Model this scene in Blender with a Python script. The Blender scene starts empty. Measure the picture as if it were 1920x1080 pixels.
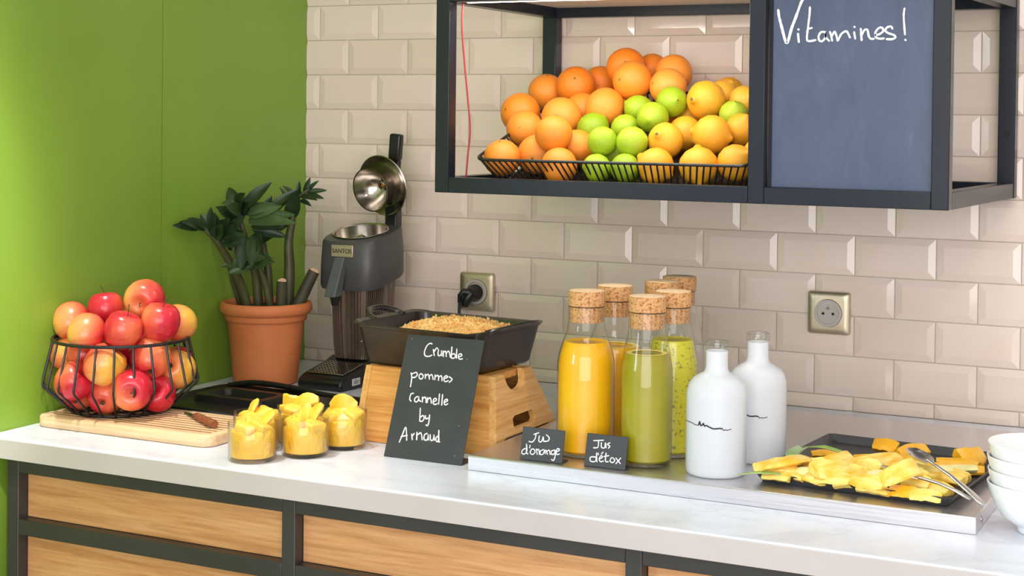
import bpy, bmesh, math, random
from mathutils import Vector, Matrix, Euler
from math import pi, sin, cos, radians as R

S = bpy.context.scene
COL = S.collection
random.seed(7)

# ------------------------------------------------------------------ camera
cam_d = bpy.data.cameras.new('camera')
cam = bpy.data.objects.new('camera', cam_d)
COL.objects.link(cam)
cam_d.sensor_width = 36.0
cam_d.lens = 54.574
cam_d.shift_y = -0.14243
cam_d.clip_start = 0.05
YAW, PITCH, ROLL = -0.46318, -0.0166, 0.01068
fw = Vector((sin(YAW) * cos(PITCH), cos(YAW) * cos(PITCH), sin(PITCH)))
rt = Vector((cos(YAW), -sin(YAW), 0))
up = rt.cross(fw)
r2 = rt * cos(ROLL) + up * sin(ROLL)
u2 = up * cos(ROLL) - rt * sin(ROLL)
m = Matrix((r2, u2, -fw)).transposed().to_4x4()
m.translation = Vector((1.982, -2.9308, 1.4542))
cam.matrix_world = m
S.camera = cam
S.cycles.transparent_max_bounces = 24

# ------------------------------------------------------------------ world, lights, exposure
w = bpy.data.worlds.new('world')
S.world = w
w.use_nodes = True
bg = w.node_tree.nodes['Background']
bg.inputs[0].default_value = (0.975, 0.975, 1.0, 1)
bg.inputs[1].default_value = 0.62
vs = S.view_settings
vs.view_transform = 'Standard'
vs.look = 'None'
vs.exposure = 0.0
vs.gamma = 1.0
vs.use_curve_mapping = False


def area(name, loc, target, sx, sy, power, col):
    d = bpy.data.lights.new(name, 'AREA')
    d.shape = 'RECTANGLE'
    d.size, d.size_y, d.energy, d.color = sx, sy, power, col
    o = bpy.data.objects.new(name, d)
    o.location = loc
    o.rotation_euler = (Vector(target) - Vector(loc)).to_track_quat('-Z', 'Y').to_euler()
    COL.objects.link(o)
    return o


def spot(name, loc, target, power, angle, blend, radius, col):
    d = bpy.data.lights.new(name, 'SPOT')
    d.energy, d.spot_size, d.spot_blend, d.shadow_soft_size, d.color = power, R(angle), blend, radius, col
    o = bpy.data.objects.new(name, d)
    o.location = loc
    o.rotation_euler = (Vector(target) - Vector(loc)).to_track_quat('-Z', 'Y').to_euler()
    COL.objects.link(o)
    return o


WARM = (1.0, 0.97, 0.94)
for sx, sy, pw, an in ((0.28, -1.18, 98, 46), (1.0, -0.80, 8, 62), (1.62, -0.80, 14, 66), (2.3, -0.62, 24, 84)):
    spot('ceiling_downlight', (sx, sy, 2.62), (sx, sy + 0.02, 0.9), pw, an, 0.6, 0.05, WARM)
spot('green_wall_fill_spot', (1.15, -1.95, 2.4), (0.0, -1.47, 1.42), 175, 37, 0.4, 0.04, WARM)  # added spot out of view, brightens the near strip of the green wall
for wx in (-2.05, -1.25):
    area('window_daylight', (wx, -4.6, 1.85), (wx + 1.0, -0.2, 1.3), 0.66, 1.15, 34, (0.72, 0.86, 1.0))
area('front_fill_light', (2.6, -4.9, 1.5), (1.0, 0.0, 1.15), 3.6, 2.0, 118, (1.0, 0.965, 0.955))  # added frontal fill, lifts the tiles below the shelf
area('overhead_fill_light', (1.9, -2.7, 2.6), (1.4, -0.4, 1.0), 1.2, 0.25, 8, (1.0, 0.96, 0.9))  # added overhead fill, lifts the ambient light on the tiled wall


# ------------------------------------------------------------------ helpers
def srgb(r, g, b):
    f = lambda c: (c / 12.92 if c <= 0.04045 else ((c + 0.055) / 1.055) ** 2.4)
    return (f(r / 255), f(g / 255), f(b / 255), 1.0)


class NT:
    def __init__(s, name):
        s.m = bpy.data.materials.new(name)
        s.m.use_nodes = True
        s.t = s.m.node_tree
        s.p = s.t.nodes['Principled BSDF']
        s.out = s.t.nodes['Material Output']

    def n(s, typ, **kw):
        x = s.t.nodes.new(typ)
        for k, v in kw.items():
            setattr(x, k, v)
        return x

    def l(s, a, b):
        s.t.links.new(a, b)

    def coord(s, kind='Object', scale=(1, 1, 1), rot=(0, 0, 0)):
        c = s.n('ShaderNodeTexCoord')
        mp = s.n('ShaderNodeMapping')
        mp.inputs['Scale'].default_value = scale
        mp.inputs['Rotation'].default_value = rot
        s.l(c.outputs[kind], mp.inputs[0])
        return mp.outputs[0]

    def noise(s, vec, scale, detail=4, rough=0.55, dist=0.0):
        x = s.n('ShaderNodeTexNoise')
        x.inputs['Scale'].default_value = scale
        x.inputs['Detail'].default_value = detail
        x.inputs['Roughness'].default_value = rough
        x.inputs['Distortion'].default_value = dist
        if vec is not None:
            s.l(vec, x.inputs['Vector'])
        return x.outputs['Fac']

    def ramp(s, fac, stops):
        x = s.n('ShaderNodeValToRGB')
        e = x.color_ramp.elements
        while len(e) < len(stops):
            e.new(0.5)
        for el, (p, c) in zip(e, stops):
            el.position, el.color = p, c
        s.l(fac, x.inputs[0])
        return x.outputs[0]

    def bump(s, h, strength, dist=0.001):
        x = s.n('ShaderNodeBump')
        x.inputs['Strength'].default_value = strength
        x.inputs['Distance'].default_value = dist
        s.l(h, x.inputs['Height'])
        s.l(x.outputs[0], s.p.inputs['Normal'])
        return x


def mat(name, col, rough=0.5, metal=0.0, col2=None, nscale=8, nstretch=(1, 1, 1), bump=0, bscale=60, bdist=0.001,
        coat=0, sss=0, spec=0.5, lo=0.35, hi=0.65, detail=4, aniso=0):
    q = NT(name)
    p = q.p
    p.inputs['Base Color'].default_value = col
    p.inputs['Roughness'].default_value = rough
    p.inputs['Metallic'].default_value = metal
    p.inputs['Specular IOR Level'].default_value = spec
    p.inputs['Coat Weight'].default_value = coat
    p.inputs['Coat Roughness'].default_value = 0.08
    if sss:
        p.inputs['Subsurface Weight'].default_value = sss
        p.inputs['Subsurface Radius'].default_value = (0.02, 0.01, 0.004)
        p.inputs['Subsurface Scale'].default_value = 0.3
    if col2:
        v = q.coord('Object', nstretch)
        f = q.noise(v, nscale, detail)
        q.l(q.ramp(f, [(lo, col), (hi, col2)]), p.inputs['Base Color'])
    if bump:
        v = q.coord('Object', nstretch)
        q.bump(q.noise(v, bscale, 3), bump, bdist)
    return q.m


class MB:
    """collects shapes, then links them as one mesh object"""

    def __init__(s):
        s.v, s.f = [], []

    def add(s, vs, fs):
        o = len(s.v)
        s.v += [tuple(x) for x in vs]
        s.f += [tuple(i + o for i in f) for f in fs]
        return s

    def box(s, c, d, rz=0.0):
        x, y, z = d[0] / 2, d[1] / 2, d[2] / 2
        vs = []
        for a, b, e in ((-1, -1, -1), (1, -1, -1), (1, 1, -1), (-1, 1, -1), (-1, -1, 1), (1, -1, 1), (1, 1, 1), (-1, 1, 1)):
            px, py = a * x, b * y
            vs.append((c[0] + px * cos(rz) - py * sin(rz), c[1] + px * sin(rz) + py * cos(rz), c[2] + e * z))
        return s.add(vs, [(0, 3, 2, 1), (4, 5, 6, 7), (0, 1, 5, 4), (1, 2, 6, 5), (2, 3, 7, 6), (3, 0, 4, 7)])

    def span(s, a, b):
        return s.box([(a[i] + b[i]) / 2 for i in range(3)], [abs(b[i] - a[i]) for i in range(3)])

    def hexa(s, bot, top):
        return s.add(list(bot) + list(top), [(0, 3, 2, 1), (4, 5, 6, 7), (0, 1, 5, 4), (1, 2, 6, 5), (2, 3, 7, 6), (3, 0, 4, 7)])

    def bar(s, a, b, wd, ht, upv=(0, 0, 1)):
        a, b = Vector(a), Vector(b)
        t = (b - a).normalized()
        sd = t.cross(Vector(upv)).normalized() * wd / 2
        u = sd.cross(t).normalized() * ht / 2
        q = lambda p: [p - sd - u, p + sd - u, p + sd + u, p - sd + u]
        return s.add(q(a) + q(b), [(0, 1, 2, 3), (7, 6, 5, 4), (0, 4, 5, 1), (1, 5, 6, 2), (2, 6, 7, 3), (3, 7, 4, 0)])

    def tube(s, pts, r, seg=8, closed=False, caps=True, flat=1.0):
        P = [Vector(p) for p in pts]
        n = len(P)
        rad = r if isinstance(r, (list, tuple)) else [r] * n
        T = []
        for i in range(n):
            if closed:
                t = P[(i + 1) % n] - P[i - 1]
            else:
                t = P[min(i + 1, n - 1)] - P[max(i - 1, 0)]
            T.append(t.normalized())
        ref = Vector((0, 0, 1)) if abs(T[0].z) < 0.9 else Vector((1, 0, 0))
        nv = T[0].cross(ref).normalized()
        vs, fs = [], []
        for i in range(n):
            nv = (nv - T[i] * nv.dot(T[i])).normalized()
            b = T[i].cross(nv)
            for k in range(seg):
                a = 2 * pi * k / seg
                vs.append(P[i] + nv * cos(a) * rad[i] + b * sin(a) * rad[i] * flat)
        m_ = n if closed else n - 1
        for i in range(m_):
            j = (i + 1) % n
            for k in range(seg):
                l = (k + 1) % seg
                fs.append((i * seg + k, i * seg + l, j * seg + l, j * seg + k))
        if caps and not closed:
            fs.append(tuple(range(seg))[::-1])
            fs.append(tuple((n - 1) * seg + k for k in range(seg)))
        return s.add(vs, fs)

    def lathe(s, prof, c=(0, 0, 0), seg=32, axis=None):
        """prof: list of (radius, height); caps close where radius is 0"""
        c = Vector(c)
        if axis is None:
            ax, e1, e2 = Vector((0, 0, 1)), Vector((1, 0, 0)), Vector((0, 1, 0))
        else:
            ax = Vector(axis).normalized()
            e1 = ax.cross(Vector((0, 0, 1)))
            e1 = e1.normalized() if e1.length > 1e-4 else Vector((1, 0, 0))
            e2 = ax.cross(e1)
        vs, fs, idx = [], [], []
        for r, h in prof:
            if r < 1e-7:
                idx.append([len(vs)])
                vs.append(c + ax * h)
            else:
                idx.append(list(range(len(vs), len(vs) + seg)))
                for k in range(seg):
                    a = 2 * pi * k / seg
                    vs.append(c + ax * h + e1 * (r * cos(a)) + e2 * (r * sin(a)))
        for A, B in zip(idx, idx[1:]):
            for k in range(seg):
                l = (k + 1) % seg
                if len(A) == 1 and len(B) == 1:
                    continue
                if len(A) == 1:
                    fs.append((A[0], B[l], B[k]))
                elif len(B) == 1:
                    fs.append((A[k], A[l], B[0]))
                else:
                    fs.append((A[k], A[l], B[l], B[k]))
        return s.add(vs, fs)

    def loft(s, rings, cap0=True, cap1=True):
        n = len(rings[0])
        vs, fs = [], []
        for r in rings:
            vs += list(r)
        for i in range(len(rings) - 1):
            for k in range(n):
                l = (k + 1) % n
                fs.append((i * n + k, i * n + l, (i + 1) * n + l, (i + 1) * n + k))
        if cap0:
            fs.append(tuple(range(n))[::-1])
        if cap1:
            fs.append(tuple((len(rings) - 1) * n + k for k in range(n)))
        return s.add(vs, fs)

    def ball(s, c, rad, seg=16, rings=10):
        rx, ry, rz = rad if isinstance(rad, (tuple, list)) else (rad,) * 3
        prof = [(sin(pi * i / rings), -cos(pi * i / rings)) for i in range(rings + 1)]
        prof[0], prof[-1] = (0, -1), (0, 1)
        o = MB().lathe(prof, (0, 0, 0), seg)
        return s.add([(c[0] + v[0] * rx, c[1] + v[1] * ry, c[2] + v[2] * rz) for v in o.v], o.f)

    def mesh(s, name, mt, smooth=True, ang=40, off=(0, 0, 0)):
        me = bpy.data.meshes.new(name)
        me.from_pydata([(v[0] - off[0], v[1] - off[1], v[2] - off[2]) for v in s.v], [], s.f)
        bm = bmesh.new()
        bm.from_mesh(me)
        bmesh.ops.recalc_face_normals(bm, faces=bm.faces)
        bm.to_mesh(me)
        bm.free()
        if smooth:
            me.polygons.foreach_set('use_smooth', [True] * len(me.polygons))
            me.set_sharp_from_angle(angle=R(ang))
        if mt:
            me.materials.append(mt)
        return me

    def build(s, name, mt, parent=None, loc=None, smooth=True, ang=40, bevel=0, bseg=2):
        if parent is not None:
            off = WLOC[parent.name] if loc is None else loc
        else:
            off = loc or (0, 0, 0)
        o = bpy.data.objects.new(name, s.mesh(name, mt, smooth, ang, off))
        COL.objects.link(o)
        if parent is not None:
            o.parent = parent
            pl = WLOC[parent.name]
            o.location = (off[0] - pl[0], off[1] - pl[1], off[2] - pl[2])
        else:
            o.location = off
        WLOC[o.name] = tuple(off)
        if bevel:
            b = o.modifiers.new('bevel', 'BEVEL')
            b.width, b.segments, b.limit_method = bevel, bseg, 'ANGLE'
            b.angle_limit = R(35)
        return o


WLOC = {}


def thing(name, label, cat, loc, group=None):
    o = bpy.data.objects.new(name, None)
    o.empty_display_size = 0.02
    COL.objects.link(o)
    o.location = loc
    WLOC[o.name] = tuple(loc)
    return tag(o, label, cat, group)


def tag(o, label, cat, group=None, kind=None):
    o['label'] = label
    o['category'] = cat
    if group:
        o['group'] = group
    if kind:
        o['kind'] = kind
    return o


def struct(o):
    o['kind'] = 'structure'
    return o


def copy_tree(o, loc=None, rot=None, scale=None):
    c = o.copy()
    COL.objects.link(c)
    for ch in o.children:
        d = ch.copy()
        COL.objects.link(d)
        d.parent = c
        for g in ch.children:
            e = g.copy()
            COL.objects.link(e)
            e.parent = d
    if loc is not None:
        c.location = loc
    if rot is not None:
        c.rotation_euler = rot
    if scale is not None:
        c.scale = scale
    WLOC[c.name] = tuple(c.location)
    return c


def catmull(pts, n=5):
    P = [Vector(p) for p in pts]
    if len(P) < 3:
        return P
    out = []
    for i in range(len(P) - 1):
        p0, p1, p2, p3 = P[max(i - 1, 0)], P[i], P[i + 1], P[min(i + 2, len(P) - 1)]
        for k in range(n):
            t = k / n
            out.append(0.5 * (2 * p1 + (p2 - p0) * t + (2 * p0 - 5 * p1 + 4 * p2 - p3) * t * t + (3 * p1 - p0 - 3 * p2 + p3) * t ** 3))
    out.append(P[-1])
    return out


def rrect(cx, cy, hx, hy, rad, z, n=6, rz=0.0):
    """ring of a rounded rectangle, 4*(n+1) points"""
    pts = []
    for qx, qy, a0 in ((1, 1, 0), (-1, 1, pi / 2), (-1, -1, pi), (1, -1, 1.5 * pi)):
        for k in range(n + 1):
            a = a0 + (pi / 2) * k / n
            x = qx * (hx - rad) + rad * cos(a)
            y = qy * (hy - rad) + rad * sin(a)
            pts.append((cx + x * cos(rz) - y * sin(rz), cy + x * sin(rz) + y * cos(rz), z))
    return pts


def superell(cx, cy, hx, hy, ex, n=48, zf=None):
    pts = []
    for k in range(n):
        a = 2 * pi * k / n
        c_, s_ = cos(a), sin(a)
        x = cx + hx * math.copysign(abs(c_) ** (2 / ex), c_)
        y = cy + hy * math.copysign(abs(s_) ** (2 / ex), s_)
        pts.append((x, y, zf(x, y)))
    return pts


def script(strokes, p0, ex, ez, wd, off=0.0006, bold=()):
    """flat chalk strokes lying on the plane p0 + s*ex + t*ez; strokes in tenths of a millimetre"""
    p0, ex, ez = Vector(p0), Vector(ex).normalized(), Vector(ez).normalized()
    nv = ex.cross(ez)
    mb = MB()
    rnd = random.Random(3)
    for si, st in enumerate(strokes):
        pts = catmull([(a * 1e-4, b * 1e-4, 0) for a, b in st], 5)
        wdt = wd * (1.35 if si in bold else 1.0)
        L = []
        for i, p in enumerate(pts):
            t = (pts[min(i + 1, len(pts) - 1)] - pts[max(i - 1, 0)])
            t = t.normalized() if t.length > 1e-9 else Vector((1, 0, 0))
            L.append((p, t, wdt * rnd.uniform(0.82, 1.12) / 2))
        # rounded ends
        p, t, h = L[0]
        L.insert(0, (p - t * h * 0.8, t, h * 0.45))
        p, t, h = L[-1]
        L.append((p + t * h * 0.8, t, h * 0.45))
        vs, fs = [], []
        for p, t, h in L:
            q = Vector((-t.y, t.x, 0)) * h
            for sg in (1, -1):
                c = p + q * sg
                vs.append(p0 + ex * c.x + ez * c.y + nv * (off + si * 1e-6))
        for i in range(len(L) - 1):
            fs.append((2 * i, 2 * i + 1, 2 * i + 3, 2 * i + 2))
        mb.add(vs, fs)
    return mb


# ------------------------------------------------------------------ materials
def tile_mat():
    q = NT('tile_glaze')
    p = q.p
    inf = q.n('ShaderNodeObjectInfo')
    c = q.ramp(inf.outputs['Random'], [(0.0, srgb(228, 209, 196)), (1.0, srgb(236, 218, 206))])
    q.l(c, p.inputs['Base Color'])
    p.inputs['Roughness'].default_value = 0.1
    p.inputs['Specular IOR Level'].default_value = 0.5
    v = q.coord('Object')
    q.bump(q.noise(v, 14, 2), 0.12, 0.002)
    return q.m


def wood(name, c1, c2, c3, axis=0, sc=1.0, rough=0.45):
    q = NT(name)
    st = [26.0, 26.0, 26.0]
    st[axis] = 1.6
    v = q.coord('Object', tuple(a * sc for a in st))
    f = q.noise(v, 3.2, 6, 0.6, 0.6)
    c = q.ramp(f, [(0.28, c1), (0.5, c2), (0.72, c3)])
    st2 = [150.0, 150.0, 150.0]
    st2[axis] = 5.0
    v2 = q.coord('Object', tuple(a * sc for a in st2))
    f2 = q.noise(v2, 2.0, 3)
    mx = q.n('ShaderNodeMixRGB', blend_type='MULTIPLY')
    mx.inputs[0].default_value = 0.28
    q.l(c, mx.inputs[1])
    q.l(q.ramp(f2, [(0.35, (0.55, 0.5, 0.45, 1)), (0.6, (1, 1, 1, 1))]), mx.inputs[2])
    q.l(mx.outputs[0], q.p.inputs['Base Color'])
    q.p.inputs['Roughness'].default_value = rough
    q.bump(f2, 0.15, 0.0006)
    return q.m


def facing_fac(q, lo, power):
    """symmetric edge factor: lo when seen square on, 1 at grazing angles"""
    lw = q.n('ShaderNodeLayerWeight')
    lw.inputs['Blend'].default_value = 0.5
    pw = q.n('ShaderNodeMath', operation='POWER')
    pw.inputs[1].default_value = power
    q.l(lw.outputs['Facing'], pw.inputs[0])
    ma = q.n('ShaderNodeMath', operation='MULTIPLY_ADD')
    ma.inputs[1].default_value = 1 - lo
    ma.inputs[2].default_value = lo
    q.l(pw.outputs[0], ma.inputs[0])
    return ma.outputs[0], lw.outputs['Facing']


def clear_glass(name, tint=(0.975, 0.985, 0.98, 1), lo=0.035, rough=0.02, power=4.5):
    q = NT(name)
    fac, face = facing_fac(q, lo, power)
    tr = q.n('ShaderNodeBsdfTransparent')
    c = q.ramp(face, [(0.0, tint), (0.7, tint), (1.0, (0.74, 0.79, 0.77, 1))])
    q.l(c, tr.inputs['Color'])
    gl = q.n('ShaderNodeBsdfGlossy')
    gl.inputs['Roughness'].default_value = rough
    mx = q.n('ShaderNodeMixShader')
    q.l(fac, mx.inputs[0])
    q.l(tr.outputs[0], mx.inputs[1])
    q.l(gl.outputs[0], mx.inputs[2])
    q.l(mx.outputs[0], q.out.inputs['Surface'])
    return q.m


def frosted():
    q = NT('frosted_glass')
    df = q.n('ShaderNodeBsdfDiffuse')
    df.inputs['Color'].default_value = srgb(243, 246, 252)
    tl = q.n('ShaderNodeBsdfTranslucent')
    tl.inputs['Color'].default_value = srgb(242, 245, 252)
    m1 = q.n('ShaderNodeMixShader')
    m1.inputs[0].default_value = 0.3
    q.l(df.outputs[0], m1.inputs[1])
    q.l(tl.outputs[0], m1.inputs[2])
    tr = q.n('ShaderNodeBsdfTransparent')
    m2 = q.n('ShaderNodeMixShader')
    m2.inputs[0].default_value = 0.16
    q.l(m1.outputs[0], m2.inputs[1])
    q.l(tr.outputs[0], m2.inputs[2])
    gl = q.n('ShaderNodeBsdfGlossy')
    gl.inputs['Roughness'].default_value = 0.35
    fac, face = facing_fac(q, 0.03, 4.0)
    m3 = q.n('ShaderNodeMixShader')
    q.l(fac, m3.inputs[0])
    q.l(m2.outputs[0], m3.inputs[1])
    q.l(gl.outputs[0], m3.inputs[2])
    q.l(m3.outputs[0], q.out.inputs['Surface'])
    return q.m


def apple_mat():
    q = NT('apple_skin')
    inf = q.n('ShaderNodeObjectInfo')
    sep = q.n('ShaderNodeSeparateColor')
    q.l(inf.outputs['Color'], sep.inputs[0])
    v = q.coord('Object')
    sx = q.n('ShaderNodeSeparateXYZ')
    q.l(v, sx.inputs[0])
    ad = q.n('ShaderNodeMath', operation='MULTIPLY_ADD')      # red cheek on +X side
    ad.inputs[1].default_value = 11.0
    q.l(sx.outputs[0], ad.inputs[0])
    q.l(sep.outputs[0], ad.inputs[2])
    v2 = q.coord('Object', (1, 1, 0.25))
    nz = q.noise(v2, 60, 5, 0.65)
    nz2 = q.noise(v, 22, 2)
    a2 = q.n('ShaderNodeMath', operation='MULTIPLY_ADD')
    a2.inputs[1].default_value = 0.32
    q.l(nz, a2.inputs[0])
    q.l(ad.outputs[0], a2.inputs[2])
    a3 = q.n('ShaderNodeMath', operation='MULTIPLY_ADD')
    a3.inputs[1].default_value = 0.35
    q.l(nz2, a3.inputs[0])
    q.l(a2.outputs[0], a3.inputs[2])
    c = q.ramp(a3.outputs[0], [(0.32, srgb(242, 186, 72)), (0.5, srgb(244, 152, 92)), (0.74, srgb(238, 110, 74)), (1.0, srgb(204, 34, 54))])
    q.l(c, q.p.inputs['Base Color'])
    q.p.inputs['Roughness'].default_value = 0.3
    q.p.inputs['Coat Weight'].default_value = 0.25
    q.p.inputs['Coat Roughness'].default_value = 0.15
    q.p.inputs['Subsurface Weight'].default_value = 0.08
    q.p.inputs['Subsurface Scale'].default_value = 0.01
    return q.m


def citrus_mat(name, c1, c2, c3, bs=420, rough=0.36):
    q = NT(name)
    v = q.coord('Object')
    inf = q.n('ShaderNodeObjectInfo')
    f = q.noise(v, 18, 3)
    a = q.n('ShaderNodeMath', operation='MULTIPLY_ADD')
    a.inputs[1].default_value = 0.6
    q.l(inf.outputs['Random'], a.inputs[0])
    a.inputs[2].default_value = -0.3
    b = q.n('ShaderNodeMath', operation='ADD')
    q.l(f, b.inputs[0])
    q.l(a.outputs[0], b.inputs[1])
    q.l(q.ramp(b.outputs[0], [(0.2, c1), (0.5, c2), (0.85, c3)]), q.p.inputs['Base Color'])
    q.p.inputs['Roughness'].default_value = rough
    q.p.inputs['Subsurface Weight'].default_value = 0.1
    q.p.inputs['Subsurface Scale'].default_value = 0.006
    q.bump(q.noise(v, bs, 2), 0.35, 0.0008)
    return q.m


def quartz():
    q = NT('white_quartz')
    v = q.coord('Object', (1.0, 1.6, 1.0))
    f = q.noise(v, 2.6, 8, 0.62, 1.8)
    c = q.ramp(f, [(0.36, srgb(226, 230, 243)), (0.47, srgb(220, 224, 237)), (0.5, srgb(211, 215, 229)), (0.53, srgb(221, 225, 238)), (0.64, srgb(227, 231, 244))])
    q.l(c, q.p.inputs['Base Color'])
    q.p.inputs['Roughness'].default_value = 0.28
    return q.m


def steel(name, base, rough, axis=0, strength=0.12):
    q = NT(name)
    st = [180.0, 180.0, 180.0]
    st[axis] = 2.0
    v = q.coord('Object', tuple(st))
    f = q.noise(v, 3.0, 3)
    q.p.inputs['Base Color'].default_value = base
    q.p.inputs['Metallic'].default_value = 0.95
    q.l(q.ramp(f, [(0.3, (rough * 0.8,) * 3 + (1,)), (0.7, (rough * 1.25,) * 3 + (1,))]), q.p.inputs['Roughness'])
    q.bump(f, strength, 0.0004)
    return q.m


def chalkboard():
    q = NT('chalkboard')
    v = q.coord('Object', (7, 7, 2.2))
    f = q.noise(v, 3.0, 6, 0.7, 0.8)
    c = q.ramp(f, [(0.3, srgb(66, 77, 103)), (0.62, srgb(76, 87, 114)), (0.8, srgb(94, 104, 130))])
    q.l(c, q.p.inputs['Base Color'])
    q.p.inputs['Roughness'].default_value = 0.36
    return q.m


M = {}
M['tile'] = tile_mat()
M['grout'] = mat('grout', srgb(186, 176, 162), 0.85, col2=srgb(200, 190, 176), nscale=40)
M['green'] = mat('green_paint', srgb(124, 160, 52), 0.4, col2=srgb(130, 166, 56), nscale=3, bump=0.03, bscale=90)
M['plaster'] = mat('white_plaster', srgb(226, 224, 220), 0.8, bump=0.1, bscale=80)
M['floor'] = mat('floor_vinyl', srgb(150, 140, 128), 0.5, col2=srgb(164, 154, 140), nscale=5)
M['quartz'] = quartz()
M['black_steel'] = mat('black_steel', srgb(27, 32, 41), 0.3, col2=srgb(31, 36, 46), nscale=9, spec=0.35, bump=0.05, bscale=50)
M['cab_steel'] = mat('cabinet_steel', srgb(56, 54, 52), 0.42, col2=srgb(62, 60, 58), nscale=7)
M['quartz_front_shade'] = mat('quartz_front_shade', srgb(194, 186, 184), 0.4, col2=srgb(200, 192, 190), nscale=5)  # same quartz, with the shade of the front face put into the colour
M['oak'] = wood('oak_panel', srgb(192, 134, 82), srgb(216, 160, 106), srgb(228, 178, 126), 0)
M['bamboo'] = wood('bamboo_wood', srgb(196, 128, 58), srgb(222, 158, 84), srgb(236, 180, 106), 0, 1.2)
M['bamboo_end'] = wood('bamboo_side', srgb(206, 146, 76), srgb(228, 176, 106), srgb(240, 196, 130), 1, 1.2)
M['board'] = wood('beech_board', srgb(222, 182, 136), srgb(236, 202, 160), srgb(242, 214, 178), 0, 0.9, 0.5)
M['board_dark'] = wood('dark_brown_wood', srgb(128, 76, 32), srgb(160, 100, 46), srgb(184, 128, 70), 0, 1)  # darker brown wood, shows between the board slats
M['steel'] = steel('brushed_steel', (0.70, 0.68, 0.70, 1), 0.33, 0)
M['chrome'] = mat('polished_steel', (0.56, 0.51, 0.45, 1), 0.2, 1.0, col2=(0.46, 0.41, 0.36, 1), nscale=20)
M['cutlery'] = mat('cutlery_steel', (0.78, 0.76, 0.76, 1), 0.3, 1.0)
M['brass'] = steel('satin_brass', (0.66, 0.57, 0.42, 1), 0.42, 2)
M['socket_grey'] = mat('socket_plastic', srgb(186, 178, 172), 0.45)
M['hole'] = mat('dark_hole', srgb(14, 13, 12), 0.7)
M['black_plastic'] = mat('black_plastic', srgb(26, 26, 27), 0.3, spec=0.5, bump=0.05, bscale=200)
M['matt_black'] = mat('matt_black_metal', srgb(30, 29, 29), 0.38)
M['rubber'] = mat('dark_green_cord', srgb(40, 52, 46), 0.45)
M['red_cord'] = mat('red_cord', srgb(168, 44, 48), 0.45)
M['slate'] = mat('slate_card', srgb(50, 51, 54), 0.45, col2=srgb(58, 59, 62), nscale=14)
M['chalk'] = mat('white_chalk', srgb(244, 244, 244), 0.9)
M['chalkboard'] = chalkboard()
M['terracotta'] = mat('terracotta', srgb(204, 116, 66), 0.62, col2=srgb(214, 128, 76), nscale=12, bump=0.08, bscale=120)
M['soil'] = mat('potting_soil', srgb(58, 42, 32), 0.95, col2=srgb(86, 64, 48), nscale=90, bump=0.8, bscale=160, bdist=0.004)
M['leaf'] = mat('zz_leaf', srgb(26, 46, 24), 0.42, col2=srgb(48, 70, 36), nscale=24, nstretch=(1, 1, 1))
M['leaf_pale'] = mat('zz_leaf_pale', srgb(58, 84, 44), 0.42, col2=srgb(78, 102, 58), nscale=24)
M['stem'] = mat('zz_stem', srgb(64, 62, 38), 0.5, col2=srgb(84, 88, 48), nscale=30, nstretch=(1, 1, 0.3))
M['stem_dark'] = mat('cut_stem_bark', srgb(50, 46, 32), 0.6, col2=srgb(68, 64, 42), nscale=40)
M['cut'] = mat('cut_stem_face', srgb(214, 182, 146), 0.8, col2=srgb(196, 158, 120), nscale=120)
M['grey_plastic'] = mat('charcoal_plastic', srgb(70, 69, 70), 0.42, bump=0.04, bscale=300)
M['chute'] = mat('grey_chute', srgb(84, 88, 90), 0.4)
M['rib'] = mat('ribbed_column', srgb(140, 126, 114), 0.22, metal=0.75)
M['paper'] = mat('white_sticker', srgb(226, 224, 226), 0.6)
M['ink'] = mat('black_ink', srgb(22, 20, 20), 0.6)
M['enamel'] = mat('dark_glazed_stoneware', srgb(48, 43, 40), 0.2, col2=srgb(56, 50, 46), nscale=8, spec=0.6)
M['crumble'] = mat('crumble', srgb(226, 178, 104), 0.85, col2=srgb(196, 128, 62), nscale=28, bump=0.8, bscale=260, bdist=0.003)
M['crumb'] = mat('crumble_lumps', srgb(248, 210, 138), 0.85, col2=srgb(228, 160, 84), nscale=36, lo=0.45, hi=0.7)
M['fruitfill'] = mat('stewed_apple', srgb(120, 66, 40), 0.4, col2=srgb(60, 36, 26), nscale=40)
M['glass'] = clear_glass('clear_glass')
M['frost'] = frosted()
M['water'] = clear_glass('water', (0.97, 0.985, 1.0, 1), 0.01)
M['oj'] = mat('orange_juice', srgb(248, 190, 26), 0.35, col2=srgb(246, 180, 16), nscale=14, sss=0.15)
M['green_juice'] = mat('green_juice', srgb(166, 156, 30), 0.35, col2=srgb(156, 146, 24), nscale=14, sss=0.15)
M['herb_juice'] = mat('herb_juice', srgb(206, 196, 36), 0.4, col2=srgb(104, 112, 24), nscale=190, lo=0.56, hi=0.68, sss=0.1)
M['froth'] = mat('juice_froth', srgb(244, 220, 120), 0.5)
M['cork_top_lit'] = mat('cork_lit_tone', srgb(236, 204, 168), 0.85, col2=srgb(222, 184, 144), nscale=200)  # paler cork tone, overhead light on the tops painted in
M['cork'] = mat('cork', srgb(214, 162, 108), 0.85, col2=srgb(150, 92, 50), nscale=260, lo=0.48, hi=0.66, bump=0.4, bscale=300)
M['mango'] = mat('mango_flesh', srgb(252, 186, 40), 0.38, col2=srgb(255, 218, 100), nscale=40, sss=0.5, bump=0.2, bscale=150)
M['pulp'] = mat('mango_pulp', srgb(249, 186, 42), 0.35, col2=srgb(253, 204, 76), nscale=30, nstretch=(1, 1, 0.7), sss=0.5, bump=0.9, bscale=42, bdist=0.012)
M['pine'] = mat('pineapple_flesh', srgb(244, 190, 52), 0.36, col2=srgb(250, 226, 130), nscale=48, nstretch=(0.4, 1.5, 1.5), lo=0.38, hi=0.62, sss=0.3, bump=0.35, bscale=260)
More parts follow.
